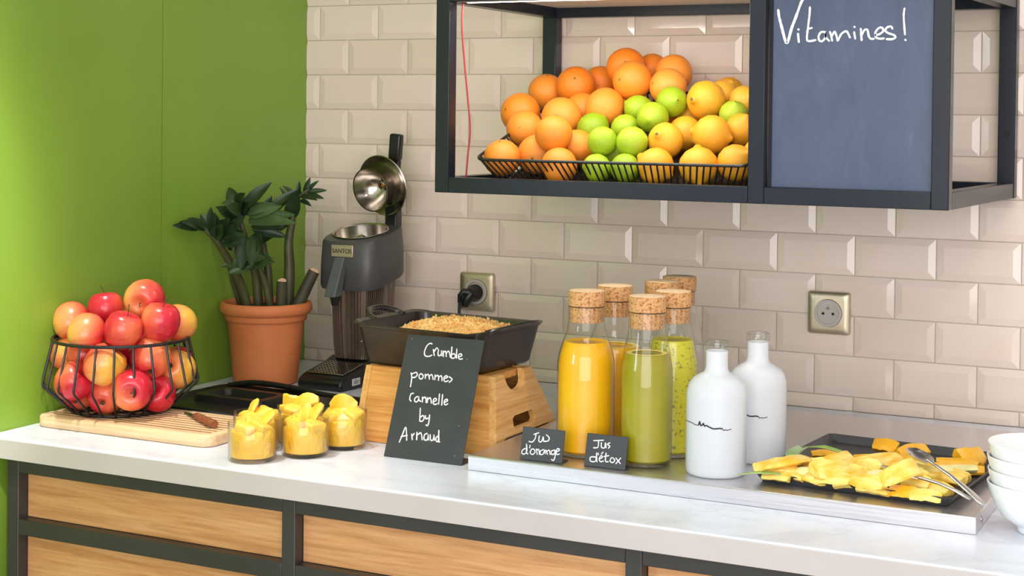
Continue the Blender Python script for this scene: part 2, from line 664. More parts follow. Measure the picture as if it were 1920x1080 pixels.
M['pine_deep'] = mat('ripe_pineapple_flesh', srgb(240, 172, 22), 0.36, col2=srgb(246, 190, 44), nscale=60, sss=0.25, bump=0.35, bscale=260)
M['pine_pale'] = mat('pineapple_core', srgb(246, 236, 172), 0.4, col2=srgb(232, 224, 150), nscale=60, sss=0.2)
M['pine_leaf'] = mat('pineapple_leaf', srgb(120, 158, 62), 0.4, col2=srgb(196, 212, 140), nscale=26)
M['pine_leaf_grey'] = mat('pineapple_leaf_grey', srgb(128, 152, 104), 0.45, col2=srgb(166, 184, 140), nscale=30)
M['china'] = mat('white_china', srgb(240, 241, 242), 0.18, coat=0.4)
M['apple'] = apple_mat()
M['apple_stem'] = mat('apple_stem', srgb(84, 58, 34), 0.8)
M['orange'] = citrus_mat('orange_peel', srgb(240, 130, 30), srgb(246, 146, 46), srgb(250, 162, 68))
M['lime'] = citrus_mat('lime_peel', srgb(132, 164, 22), srgb(164, 192, 36), srgb(196, 208, 64), 320)
M['lemon'] = citrus_mat('lemon_peel', srgb(242, 166, 38), srgb(247, 182, 52), srgb(250, 198, 80), 260)
M['scar'] = mat('citrus_scar', srgb(120, 96, 44), 0.8)
M['knife_handle'] = wood('knife_handle', srgb(118, 62, 36), srgb(146, 84, 54), srgb(164, 104, 72), 0, 2)
M['blade'] = mat('knife_blade', (0.35, 0.36, 0.33, 1), 0.3, 1.0)

# ------------------------------------------------------------------ the room
CT = 0.90                      # counter top height
WR, ZT = 2.35, 2.0             # tiled area: right end and top

struct(MB().span((-0.12, -4.2, -0.1), (3.6, 0.12, 0.0)).build('floor', M['floor'], smooth=False))
struct(MB().span((-0.12, -4.2, 2.75), (3.6, 0.12, 2.85)).build('ceiling', M['plaster'], smooth=False))
wall_b = struct(MB().span((0.0, 0.0, 0.0), (3.6, 0.12, 2.75)).build('wall_back', M['grout'], smooth=False))
wall_l = struct(MB().span((-0.12, -2.2, 0.0), (-0.004, 0.12, 2.75)).build('wall_left', M['hole'], smooth=False))
for y0, y1 in ((-0.5035, 0.0), (-1.70, -0.5055), (-2.2, -1.702)):
    MB().span((-0.004, y0, 0.0), (0.0, y1, 2.75)).build('panel', M['green'], wall_l, smooth=False)
MB().span((0.0, -0.004, ZT), (3.6, 0.0, 2.75)).build('plaster_band', M['plaster'], wall_b, smooth=False)

TW, TH, J = 0.152, 0.077, 0.0011
X0, Z0 = 0.0348, 1.6968


def tile_mesh(x0, x1, z0, z1, bl=True, br=True, bt=True, bb=True):
    b, d = 0.0135, 0.0030
    xi0, xi1 = x0 + (b if bl else 0), x1 - (b if br else 0)
    zi0, zi1 = z0 + (b if bb else 0), z1 - (b if bt else 0)
    r = lambda a, c, e, f, y: [(a, y, e), (c, y, e), (c, y, f), (a, y, f)]
    mb = MB().loft([r(x0, x1, z0, z1, 0.001), r(x0, x1, z0, z1, -0.0016), r(xi0, xi1, zi0, zi1, -0.0016 - d)], cap0=False)
    return mb


full = tile_mesh(-TW / 2 + J, TW / 2 - J, -TH / 2 + J, TH / 2 - J).mesh('tile', M['tile'], True, 12)
rt_ = random.Random(5)
for k in range(-4, 11):
    zt, zb = Z0 - TH * k, Z0 - TH * (k + 1)
    off = 0.0 if k % 2 == 0 else TW / 2
    i = -1
    while True:
        xa = X0 + off + i * TW
        xb = xa + TW
        i += 1
        if xa > WR - 0.05:
            break
        if xb < 0.012:
            continue
        cut_l, cut_b = xa < -0.001, zb < CT - 0.001
        if not cut_l and not cut_b:
            o = bpy.data.objects.new('tile', full)
            COL.objects.link(o)
            o.location = ((xa + xb) / 2, 0, (zt + zb) / 2)
            o.rotation_euler = (R(rt_.uniform(-0.25, 0.25)), 0, R(rt_.uniform(-0.2, 0.2)))
            o.parent = wall_b
        else:
            xl, zl = max(xa + J, 0.0005), max(zb + J, CT + 0.0006)
            xr, zr = xb - J, zt - J
            cx, cz = (xl + xr) / 2, (zl + zr) / 2
            mb = tile_mesh(xl - cx, xr - cx, zl - cz, zr - cz, not cut_l, True, True, not cut_b)
            o = bpy.data.objects.new('tile', mb.mesh('tile', M['tile'], True, 12))
            COL.objects.link(o)
            o.location = (cx, 0, cz)
            o.parent = wall_b

# ------------------------------------------------------------------ counter and cabinet
ctop = thing('countertop', 'thick white quartz countertop with faint grey veins along the tiled wall', 'countertop', (1.17, -0.5, 0.864))
MB().span((0.0012, -0.964, 0.866), (2.338, -0.0075, CT)).build('slab', M['quartz'], ctop, bevel=0.003, bseg=3, smooth=False)
MB().span((0.0012, -0.9665, 0.864), (2.34, -0.9641, CT - 0.003)).build('front_shade_strip', M['quartz_front_shade'], ctop, bevel=0.0008, smooth=False)  # thin added strip, carries the slab's front shade as colour

FY = -0.93
cab = thing('buffet_cabinet', 'black steel framed base cabinet with oak drawer fronts under the white countertop', 'cabinet', (0.0, FY, 0.0))
posts = (0.017, 0.588, 1.166, 1.742, 2.29)
for x in posts:
    MB().span((x, FY, 0.0), (x + 0.025, FY + 0.03, 0.8639)).build('post', M['cab_steel'], cab, bevel=0.0015)
for x0, x1 in zip(posts, posts[1:]):
    for z0, z1 in ((0.833, 0.8639), (0.726, 0.753), (0.40, 0.426), (0.06, 0.086)):
        MB().span((x0 + 0.0252, FY + 0.0003, z0), (x1 - 0.0002, FY + 0.03, z1)).build('rail', M['cab_steel'], cab, bevel=0.0012)
    for z0, z1 in ((0.7535, 0.8325), (0.4265, 0.7255), (0.0865, 0.3995)):
        MB().span((x0 + 0.0257, FY + 0.022, z0), (x1 - 0.0007, FY + 0.04, z1)).build('drawer_front', M['oak'], cab, bevel=0.0008)
MB().span((0.02, FY + 0.042, 0.06), (2.31, -0.03, 0.86)).build('carcass', M['black_steel'], cab, smooth=False)

# ------------------------------------------------------------------ wall sockets


def socket(cx, cz, label, plugged):
    t = thing('wall_socket', label, 'socket', (cx, -0.007, cz), 'brass wall sockets')
    y = -0.0070
    mb = MB()
    mb.loft([[(p[0], yy, p[1]) for p in rrect(cx, cz, h, h, rd, 0)] for h, rd, yy in
             ((0.0405, 0.005, y), (0.0405, 0.005, y - 0.006), (0.0385, 0.006, y - 0.009), (0.030, 0.008, y - 0.0102))])
    mb.build('cover_plate', M['brass'], t, ang=50)
    mb = MB().lathe([(0.0262, 0), (0.0262, 0.0138), (0.0245, 0.0145), (0.0212, 0.0138), (0.0198, 0.0035), (0, 0.0035)], (cx, y, cz), 40, (0, -1, 0))
    mb.build('socket_ring', M['socket_grey'], t)
    mb = MB().lathe([(0.0268, 0.0005), (0.0268, 0.0107), (0.0262, 0.0108)], (cx, y, cz), 40, (0, -1, 0))
    mb.build('shadow_gap', M['hole'], t)
    f = MB().lathe([(0.0197, 0.0035), (0.0197, 0.0112), (0, 0.0114)], (cx, y, cz), 32, (0, -1, 0)).build('socket_face', M['socket_grey'], t)
    if not plugged:
        for dx in (-0.0095, 0.0095):
            MB().lathe([(0.0027, 0.0105), (0.0027, 0.0118), (0, 0.0118)], (cx + dx, y, cz - 0.001), 14, (0, -1, 0)).build('contact_hole', M['hole'], f)
        MB().lathe([(0.0027, 0.0105), (0.0027, 0.0135), (0.0012, 0.0135), (0, 0.0125)], (cx, y, cz + 0.0095), 14, (0, -1, 0)).build('earth_pin', M['chrome'], f)
    return t


socket(0.445, 1.0805, 'brushed brass wall socket behind the baking dish with a black plug in it', True)
socket(1.2045, 1.0855, 'brushed brass wall socket with nothing plugged in, above the pineapple tray', False)

pl = thing('power_plug', 'black angled power plug with dark cord in the left wall socket', 'plug', (0.445, -0.018, 1.078))
MB().lathe([(0, 0.0), (0.0175, 0.0), (0.0175, 0.012), (0.013, 0.022), (0.011, 0.030), (0, 0.031)], (0.445, -0.0152, 1.0795), 24, (0, -1, 0)).build('plug_body', M['black_plastic'], pl)
MB().tube([(0.445, -0.040, 1.079), (0.441, -0.044, 1.070), (0.436, -0.046, 1.060), (0.434, -0.046, 1.052)], [0.010, 0.0105, 0.0095, 0.007], 12).build('cord_grip', M['black_plastic'], pl)
MB().tube([(0.445, -0.040, 1.0795), (0.432, -0.050, 1.083), (0.426, -0.052, 1.075), (0.424, -0.052, 1.06)], [0.009, 0.008, 0.006, 0.004], 10).build('cord_loop', M['black_plastic'], pl)
MB().tube(catmull([(0.425, -0.052, 1.066), (0.423, -0.050, 1.045), (0.421, -0.046, 1.0), (0.41, -0.045, 0.945), (0.38, -0.05, 0.908), (0.34, -0.07, 0.9035), (0.33, -0.085, 0.9035)]), 0.0033, 8).build('cord', M['rubber'], pl)

# ------------------------------------------------------------------ hanging steel shelf
SB, ST_ = 1.3165, 1.685
FL, FR, BL, BR = (0.6135, -0.50), (1.5185, -0.50), (0.606, -0.012), (1.5455, -0.012)
sh = thing('wall_shelf', 'open black steel box shelf with chalkboard bay hung on the tiled wall', 'shelf', (0.61, -0.25, SB))
q = 0.0275
zlo, zhi = SB, ST_


def post(x0, x1, y0, y1):
    return MB().span((x0, y0, zlo), (x1, y1, zhi))


post(FL[0], FL[0] + q, FL[1], FL[1] + q).build('post', M['black_steel'], sh, bevel=0.0015)
post(FR[0] - q, FR[0], FR[1], FR[1] + q).build('post', M['black_steel'], sh, bevel=0.0015)
post(1.197, 1.197 + q, -0.50, -0.50 + q).build('post', M['black_steel'], sh, bevel=0.0015)
post(BL[0], BL[0] + 0.030, -0.040, -0.0095).build('post', M['black_steel'], sh, bevel=0.0015)
pb = post(BR[0] - 0.030, BR[0], -0.040, -0.0095).build('post', M['black_steel'], sh, bevel=0.0015)
MB().lathe([(0.0062, 0.0), (0.0062, 0.0006), (0, 0.0007)], (BR[0] - 0.014, -0.0402, 1.432), 20, (0, -1, 0)).build('cable_hole', M['hole'], pb)
for z in (SB + q / 2, ST_ - q / 2):
    for x0, x1 in ((FL[0] + q, 1.197), (1.197 + q, FR[0] - q)):
        MB().span((x0, -0.4997, z - q / 2), (x1, -0.50 + q, z + q / 2)).build('rail', M['black_steel'], sh, bevel=0.0012)
    MB().span((BL[0] + 0.030, -0.0395, z - q / 2), (BR[0] - 0.030, -0.0098, z + q / 2)).build('rail', M['black_steel'], sh, bevel=0.0012)
    MB().bar((FL[0] + q / 2, FL[1] + q, z), (BL[0] + 0.015, -0.040, z), q, q).build('side_rail', M['black_steel'], sh, bevel=0.0012)
    MB().bar((FR[0] - q / 2, FR[1] + q, z), (BR[0] - 0.015, -0.040, z), q, q).build('side_rail', M['black_steel'], sh, bevel=0.0012)
MB().span((0.642, -0.472, SB + 0.004), (1.50, -0.042, SB + 0.010)).build('shelf_panel', M['black_steel'], sh, smooth=False)
MB().span((0.642, -0.472, ST_ - 0.008), (1.50, -0.042, ST_ - 0.003)).build('top_panel', M['plaster'], sh, smooth=False)
MB().span((1.2325, -0.484, SB + q + 0.0004), (1.4905, -0.479, ST_ - q - 0.0004)).build('chalkboard', M['chalkboard'], sh, smooth=False)
MB().span((1.2265, -0.485, SB + q), (1.2325, -0.479, ST_ - q)).build('board_edging', M['black_steel'], sh)
VIT = [[[153,2862],[168,2754],[212,2592],[278,2361],[306,2334],[326,2361],[379,2562],[439,2722],[531,2975],[565,3028],[598,3094]],[[486,2473],[502,2339]],[[491,2544],[496,2536]],[[676,2898],[671,2771],[647,2558],[633,2411],[647,2357],[704,2354],[779,2369]],[[647,2551],[715,2563]],[[934,2493],[866,2494],[826,2435],[834,2368],[881,2347],[935,2407],[940,2480],[948,2407],[996,2353]],[[1008,2492],[1029,2432],[1046,2352]],[[1036,2419],[1082,2498],[1110,2444],[1135,2351]],[[1144,2364],[1190,2456],[1243,2495],[1283,2495],[1331,2402]],[[1397,2486],[1416,2381]],[[1399,2572],[1405,2564]],[[1502,2538],[1510,2452],[1518,2353]],[[1517,2439],[1562,2517],[1608,2516],[1630,2424],[1663,2377],[1709,2377]],[[1735,2436],[1800,2448],[1858,2499],[1831,2552],[1773,2533],[1732,2462],[1748,2396],[1808,2376],[1873,2381]],[[2002,2530],[1975,2566],[1917,2551],[1891,2499],[1944,2459],[2023,2432],[2049,2392],[1997,2367],[1913,2368]],[[2185,2846],[2174,2716],[2198,2436]],[[2203,2354],[2213,2346]]]
script(VIT, (1.225, -0.484, 1.345), (1, 0, 0), (0, 0, 1), 0.0034, 0.0008, (0, 17, 18)).build('chalk_lettering', M['chalk'], sh, smooth=False)

led_m = NT('led_glow')
led_m.p.inputs['Emission Color'].default_value = (1, 0.95, 0.88, 1)
led_m.p.inputs['Emission Strength'].default_value = 9.0
MB().span((0.66, -0.4705, ST_ - q - 0.0005), (1.18, -0.4625, ST_ - q + 0.0045)).build('led_strip', led_m.m, sh, smooth=False)
LED = bpy.data.lights.new('led_strip_light', 'AREA')
LED.shape, LED.size, LED.size_y, LED.energy, LED.color = 'RECTANGLE', 0.52, 0.012, 1.6, (1.0, 0.94, 0.84)
lo = bpy.data.objects.new('led_strip_light', LED)
COL.objects.link(lo)
lo.location = (0.92, -0.4665, ST_ - q - 0.002)
lo.rotation_euler = (R(16), 0, 0)

wire = MB().tube(catmull([(0.648, -0.463, 1.6565), (0.6475, -0.466, 1.62), (0.6505, -0.462, 1.56), (0.6585, -0.462, 1.49), (0.6645, -0.462, 1.43), (0.6600, -0.462, 1.38), (0.6570, -0.4615, 1.345), (0.6565, -0.461, 1.3295)], 6), 0.0017, 8)
wire.build('power_cord', M['red_cord'], sh)['label'] = 'thin red cord hanging down inside the left end'

# citrus basket on its wedge, tilted to the viewer
SL = 0.325


def fz(y):
    return 1.331 + SL * (y + 0.45)


wd = MB()
pr = [(-0.40, 1.3266), (-0.085, 1.3266), (-0.085, fz(-0.085) - 0.010), (-0.40, fz(-0.40) - 0.010)]
wd.add([(0.705, y, z) for y, z in pr] + [(1.165, y, z) for y, z in pr], [(0, 1, 2, 3), (7, 6, 5, 4), (0, 4, 5, 1), (1, 5, 6, 2), (2, 6, 7, 3), (3, 7, 4, 0)])
tag(wd.build('display_wedge', M['matt_black'], loc=(0.93, -0.25, 1.3266), smooth=False), 'black wedge that tilts the citrus basket forward inside the steel shelf', 'stand')

cb = thing('wire_basket', 'low rectangular black wire basket full of citrus fruit in the steel shelf', 'basket', (0.93, -0.27, 1.331))


def bring(x0, x1, y0, y1, dz, rd, n=6):
    return [(p[0], p[1], fz(p[1]) + dz) for p in rrect((x0 + x1) / 2, (y0 + y1) / 2, (x1 - x0) / 2, (y1 - y0) / 2, rd, 0, n)]


rimR = bring(0.676, 1.189, -0.466, -0.072, 0.050, 0.022)
botR = bring(0.700, 1.172, -0.432, -0.086, 0.0, 0.016)
MB().tube(rimR, 0.0028, 8, closed=True).build('rim_wire', M['matt_black'], cb)
MB().tube(botR, 0.0024, 8, closed=True).build('base_wire', M['matt_black'], cb)


def along(ring, n):
    P = [Vector(p) for p in ring]
    L = [0]
    for i in range(len(P)):
        L.append(L[-1] + (P[(i + 1) % len(P)] - P[i]).length)
    out = []
    for k in range(n):
        d = L[-1] * k / n
        i = max(j for j in range(len(P)) if L[j] <= d)
        t = (d - L[i]) / max(L[i + 1] - L[i], 1e-9)
        out.append(P[i].lerp(P[(i + 1) % len(P)], t))
    return out


NW = 150
for a, b in zip(along(rimR, NW), along(botR, NW)):
    MB().tube([a, b], 0.0016, 6).build('upright_wire', M['matt_black'], cb)
for i in range(1, 18):
    x = 0.70 + 0.468 * i / 18
    MB().tube([(x, -0.431, fz(-0.431)), (x, -0.087, fz(-0.087))], 0.0016, 6).build('floor_wire', M['matt_black'], cb)


# ------------------------------------------------------------------ citrus
def citrus_proto(kind):
    if kind == 'O':
        mb = MB()
        prof = []
        n = 18
        for i in range(n + 1):
            a = pi * i / n
            r = sin(a)
            z = -cos(a) * 0.97
            if i >= n - 1:
                z -= 0.03 * (1 if i == n else 0.3)
            prof.append((r if 0 < i < n else 0, z))
        mb.lathe(prof, (0, 0, 0), 28)
        me = mb.mesh('peel', M['orange'])
        sc = MB().lathe([(0.0, 0.925), (0.05, 0.945), (0.07, 0.955), (0.0, 0.985)], (0, 0, 0), 5).lathe([(0, -0.985), (0.03, -0.975), (0.045, -0.96)], (0, 0, 0), 7).mesh('stem_scar', M['scar'])
    elif kind == 'L':
        prof = [(0, -1.12), (0.06, -1.10), (0.16, -1.02), (0.38, -0.93), (0.66, -0.74), (0.88, -0.42), (0.97, 0), (0.9, 0.40), (0.68, 0.73), (0.4, 0.93), (0.17, 1.03), (0.08, 1.08), (0, 1.09)]
        me = MB().lathe(prof, (0, 0, 0), 24).mesh('peel', M['lime'], ang=70)
        sc = MB().lathe([(0, -1.125), (0.05, -1.12), (0.07, -1.10), (0, -1.08)], (0, 0, 0), 7).mesh('stem_scar', M['scar'])
    else:
        prof = [(0, -1.16), (0.10, -1.15), (0.16, -1.08), (0.24, -1.0), (0.42, -0.90), (0.68, -0.72), (0.90, -0.40), (0.98, 0), (0.92, 0.40), (0.70, 0.74), (0.44, 0.94), (0.26, 1.05), (0.2, 1.16), (0.14, 1.24), (0.0, 1.27)]
        me = MB().lathe(prof, (0, 0, 0), 24).mesh('peel', M['lemon'], ang=70)
        sc = MB().lathe([(0, 1.285), (0.06, 1.28), (0.10, 1.25), (0, 1.2)], (0, 0, 0), 7).mesh('stem_scar', M['scar'])
    return me, sc


PROTO = {k: citrus_proto(k) for k in 'OLY'}
KIND = {'O': ('orange', 'orange', 'oranges in the wire basket'), 'L': ('lime', 'lime', 'limes in the wire basket'), 'Y': ('lemon', 'lemon', 'lemons in the wire basket')}
CIT = [
    ('O', 0.6601, -0.2495, 1.4607, 0.0395, 'leftmost orange in the citrus pile, above the basket corner'),
    ('O', 0.6961, -0.3026, 1.4305, 0.0352, 'orange below and right of the leftmost one, above the basket rim'),
    ('O', 0.8019, -0.4009, 1.4231, 0.0351, 'orange standing forward above the rim left of the limes, dark scar low down'),
    ('O', 0.7070, -0.4173, 1.3785, 0.0349, 'orange in the front left corner of the wire basket'),
    ('O', 0.7557, -0.3720, 1.3850, 0.0362, 'second orange from the left behind the front basket wires'),
    ('O', 0.7572, -0.2701, 1.4524, 0.0394, 'orange in the middle of the left half of the pile with a round scar'),
    ('O', 0.6658, -0.1441, 1.5027, 0.0381, 'orange high at the back left in front of the rear shelf post'),
    ('O', 0.7365, -0.1609, 1.5150, 0.0395, 'big orange with a lined scar, high on the left of the pile'),
    ('O', 0.7596, -0.0947, 1.5219, 0.0348, 'orange half hidden behind the lined one, left of the peak'),
    ('O', 0.8319, -0.2370, 1.4706, 0.0395, 'large orange in the centre of the pile just above the limes'),
    ('O', 0.8396, -0.1547, 1.5507, 0.0381, 'topmost orange of the whole citrus pile'),
    ('O', 0.8758, -0.2114, 1.5240, 0.0384, 'orange right in front of the topmost one, small scar facing out'),
    ('O', 0.9312, -0.1404, 1.5391, 0.0372, 'orange at the top right of the pile against the tiles'),
    ('O', 0.9448, -0.2036, 1.5123, 0.0365, 'pale orange behind the highest lime'),
    ('O', 0.8228, -0.3437, 1.3989, 0.0340, 'orange wedged between the scarred orange and the front limes'),
    ('O', 0.8694, -0.0937, 1.5468, 0.0340, 'orange almost hidden between the two at the top'),
    ('O', 0.7702, -0.2012, 1.4667, 0.0358, 'deep orange fruit in the gap left of the central orange'),
    ('L', 0.8318, -0.2922, 1.4323, 0.0314, 'yellowish lime furthest left, under the central orange'),
    ('L', 0.8925, -0.3908, 1.4110, 0.0281, 'lime standing forward just above the rim, left of two in front'),
    ('L', 0.9460, -0.3816, 1.4105, 0.0290, 'bright green lime just above the rim, right of two in front'),
    ('L', 0.8932, -0.2865, 1.4351, 0.0265, 'small lime peeping out between the three front limes'),
    ('L', 0.9529, -0.2992, 1.4545, 0.0307, 'pale lime in the middle of the lime group'),
    ('L', 0.9014, -0.2404, 1.4698, 0.0284, 'lime at the back left of the group under the front peak orange'),
    ('L', 0.9716, -0.2532, 1.4840, 0.0301, 'highest lime of the pile, olive yellow'),
    ('L', 1.0904, -0.2561, 1.4615, 0.0265, 'single dark lime among the lemons at the right'),
    ('L', 0.8977, -0.4252, 1.3646, 0.0268, 'lime low behind the front wires, left of two'),
    ('L', 0.9495, -0.4206, 1.3658, 0.0266, 'lime low behind the front wires, right of two'),
    ('L', 0.8948, -0.3441, 1.3892, 0.0265, 'lime mostly hidden behind the two lowest limes'),
    ('Y', 1.0006, -0.3581, 1.4140, 0.0329, 'round lemon with a brown scar right of the bright green lime'),
    ('Y', 1.0044, -0.2696, 1.4268, 0.0328, 'pale lemon behind the scarred lemon in the middle'),
    ('Y', 1.0819, -0.3444, 1.4255, 0.0356, 'large lemon with its dark tip pointing left, above the rim'),
    ('Y', 1.0348, -0.2454, 1.4873, 0.0370, 'large lemon high on the right with its tip facing out'),
    ('Y', 1.0362, -0.1223, 1.5051, 0.0300, 'lemon furthest back at the top right'),
    ('Y', 1.0423, -0.1783, 1.4962, 0.0300, 'lemon hidden behind the large high lemon'),
    ('Y', 1.0944, -0.2081, 1.4852, 0.0300, 'lemon at the upper right beside the centre post'),
    ('Y', 1.1192, -0.2943, 1.4351, 0.0310, 'lemon at the right edge with a dark spot, above the rim'),
    ('Y', 1.0060, -0.4194, 1.3703, 0.0332, 'leftmost lemon behind the front wires, next to the lowest limes'),
    ('Y', 1.0837, -0.4178, 1.3722, 0.0347, 'big lemon in the middle of those behind the front wires'),
    ('Y', 1.1460, -0.4053, 1.3797, 0.0326, 'lemon in the front right corner of the wire basket'),
    ('Y', 0.9953, -0.2087, 1.4510, 0.0314, 'orange-yellow lemon glimpsed right of the highest lime'),
    ('O', 0.8225, -0.4202, 1.3664, 0.0340, 'third orange from the left behind the front basket wires'),
    ('Y', 1.1711, -0.3518, 1.3930, 0.0311, 'lemon hidden by the centre post at the right end of the basket'),
    ('O', 0.7000, -0.1250, 1.4716, 0.0340, 'orange buried at the back of the basket under the back left oranges'),
    ('O', 0.7750, -0.1280, 1.4706, 0.0340, 'orange buried at the back of the basket under the lined orange'),
    ('O', 0.8500, -0.1480, 1.4641, 0.0340, 'orange buried at the back of the basket under the topmost orange'),
    ('O', 0.9250, -0.1500, 1.4635, 0.0340, 'orange buried at the back of the basket under the top right orange'),
    ('O', 1.0000, -0.1370, 1.4677, 0.0340, 'orange buried at the back of the basket under the furthest lemon'),
    ('O', 1.0720, -0.1450, 1.4651, 0.0340, 'orange buried at the back of the basket under the upper right lemons'),
]
POSE = {2: (160, 0, 30), 5: (80, 60, 0), 7: (60, 40, 0), 10: (75, 0, 20), 11: (88, 0, -20), 28: (70, -15, 0), 30: (0, -80, 0), 31: (88, 0, -18), 3: (20, 0, 0)}
rc = random.Random(11)
for i, (k, x, y, z, r, lab) in enumerate(CIT):
    nm, cat, grp = KIND[k]
    t = thing(nm, lab, cat, (x, y, z), grp)
    pose = POSE.get(i) or (rc.uniform(20, 150), rc.uniform(-60, 60), rc.uniform(0, 360))
    t.rotation_euler = tuple(R(a) for a in pose)
    t.scale = (r * rc.uniform(0.97, 1.02), r * rc.uniform(0.97, 1.02), r * 0.98 * (0.94 if k == 'Y' else 1))
    for me in PROTO[k]:
        o = bpy.data.objects.new(me.name, me)
        COL.objects.link(o)
        o.parent = t

# ------------------------------------------------------------------ cutting board, apple basket, apples, knife
bd = thing('cutting_board', 'pale wooden cutting board with a slatted crumb grid at the left end of the counter', 'cutting board', (0.207, -0.784, CT))
bx, by, hx, hy = 0.2075, -0.784, 0.1905, 0.084
r0 = lambda h1, h2, rd, z: rrect(bx, by, h1, h2, rd, z, 8)
MB().loft([r0(hx - 0.002, hy - 0.002, 0.022, CT + 0.0006), r0(hx, hy, 0.024, CT + 0.003), r0(hx, hy, 0.024, CT + 0.0175), r0(hx - 0.002, hy - 0.002, 0.022, CT + 0.0198),
           r0(hx - 0.016, hy - 0.016, 0.012, CT + 0.0198), r0(hx - 0.0165, hy - 0.0165, 0.012, CT + 0.012)]).build('board', M['board'], bd, ang=50)
MB().loft([r0(hx - 0.0168, hy - 0.0168, 0.012, CT + 0.0121), r0(hx - 0.0168, hy - 0.0168, 0.012, CT + 0.0186)]).build('juice_tray', M['board_dark'], bd)
for i in range(9):
    y = by - hy + 0.0235 + i * 0.0152
    MB().box((bx, y, CT + 0.01915), (2 * hx - 0.034, 0.0068, 0.0013)).build('slat', M['board'], bd, bevel=0.0004)

bk = thing('wire_fruit_basket', 'round faceted black wire basket heaped with apples on the cutting board', 'basket', (0.112, -0.751, CT + 0.02))
bc = (0.112, -0.751)
zb_, zm_, zt_ = CT + 0.0226, 0.972, 1.049
ring = lambda r, z, n=44: [(bc[0] + r * cos(2 * pi * k / n), bc[1] + r * sin(2 * pi * k / n), z) for k in range(n)]
MB().tube(ring(0.1195, zt_), 0.0031, 8, closed=True).build('rim_wire', M['matt_black'], bk)
MB().tube(ring(0.086, zb_), 0.0026, 8, closed=True).build('base_wire', M['matt_black'], bk)
MB().tube(ring(0.045, zb_), 0.002, 8, closed=True).build('base_wire', M['matt_black'], bk)
for k in range(24):
    a = 2 * pi * (k + 0.35) / 24
    p = lambda r, z: (bc[0] + r * cos(a), bc[1] + r * sin(a), z)
    MB().tube([p(0.119, zt_), p(0.1365, zm_ + 0.002), p(0.1355, zm_ - 0.004), p(0.087, zb_)], 0.0021, 6).build('upright_wire', M['matt_black'], bk)
for k in range(6):
    a = pi * k / 6
    MB().tube([(bc[0] - 0.086 * cos(a), bc[1] - 0.086 * sin(a), zb_), (bc[0] + 0.086 * cos(a), bc[1] + 0.086 * sin(a), zb_)], 0.0016, 6).build('floor_wire', M['matt_black'], bk)

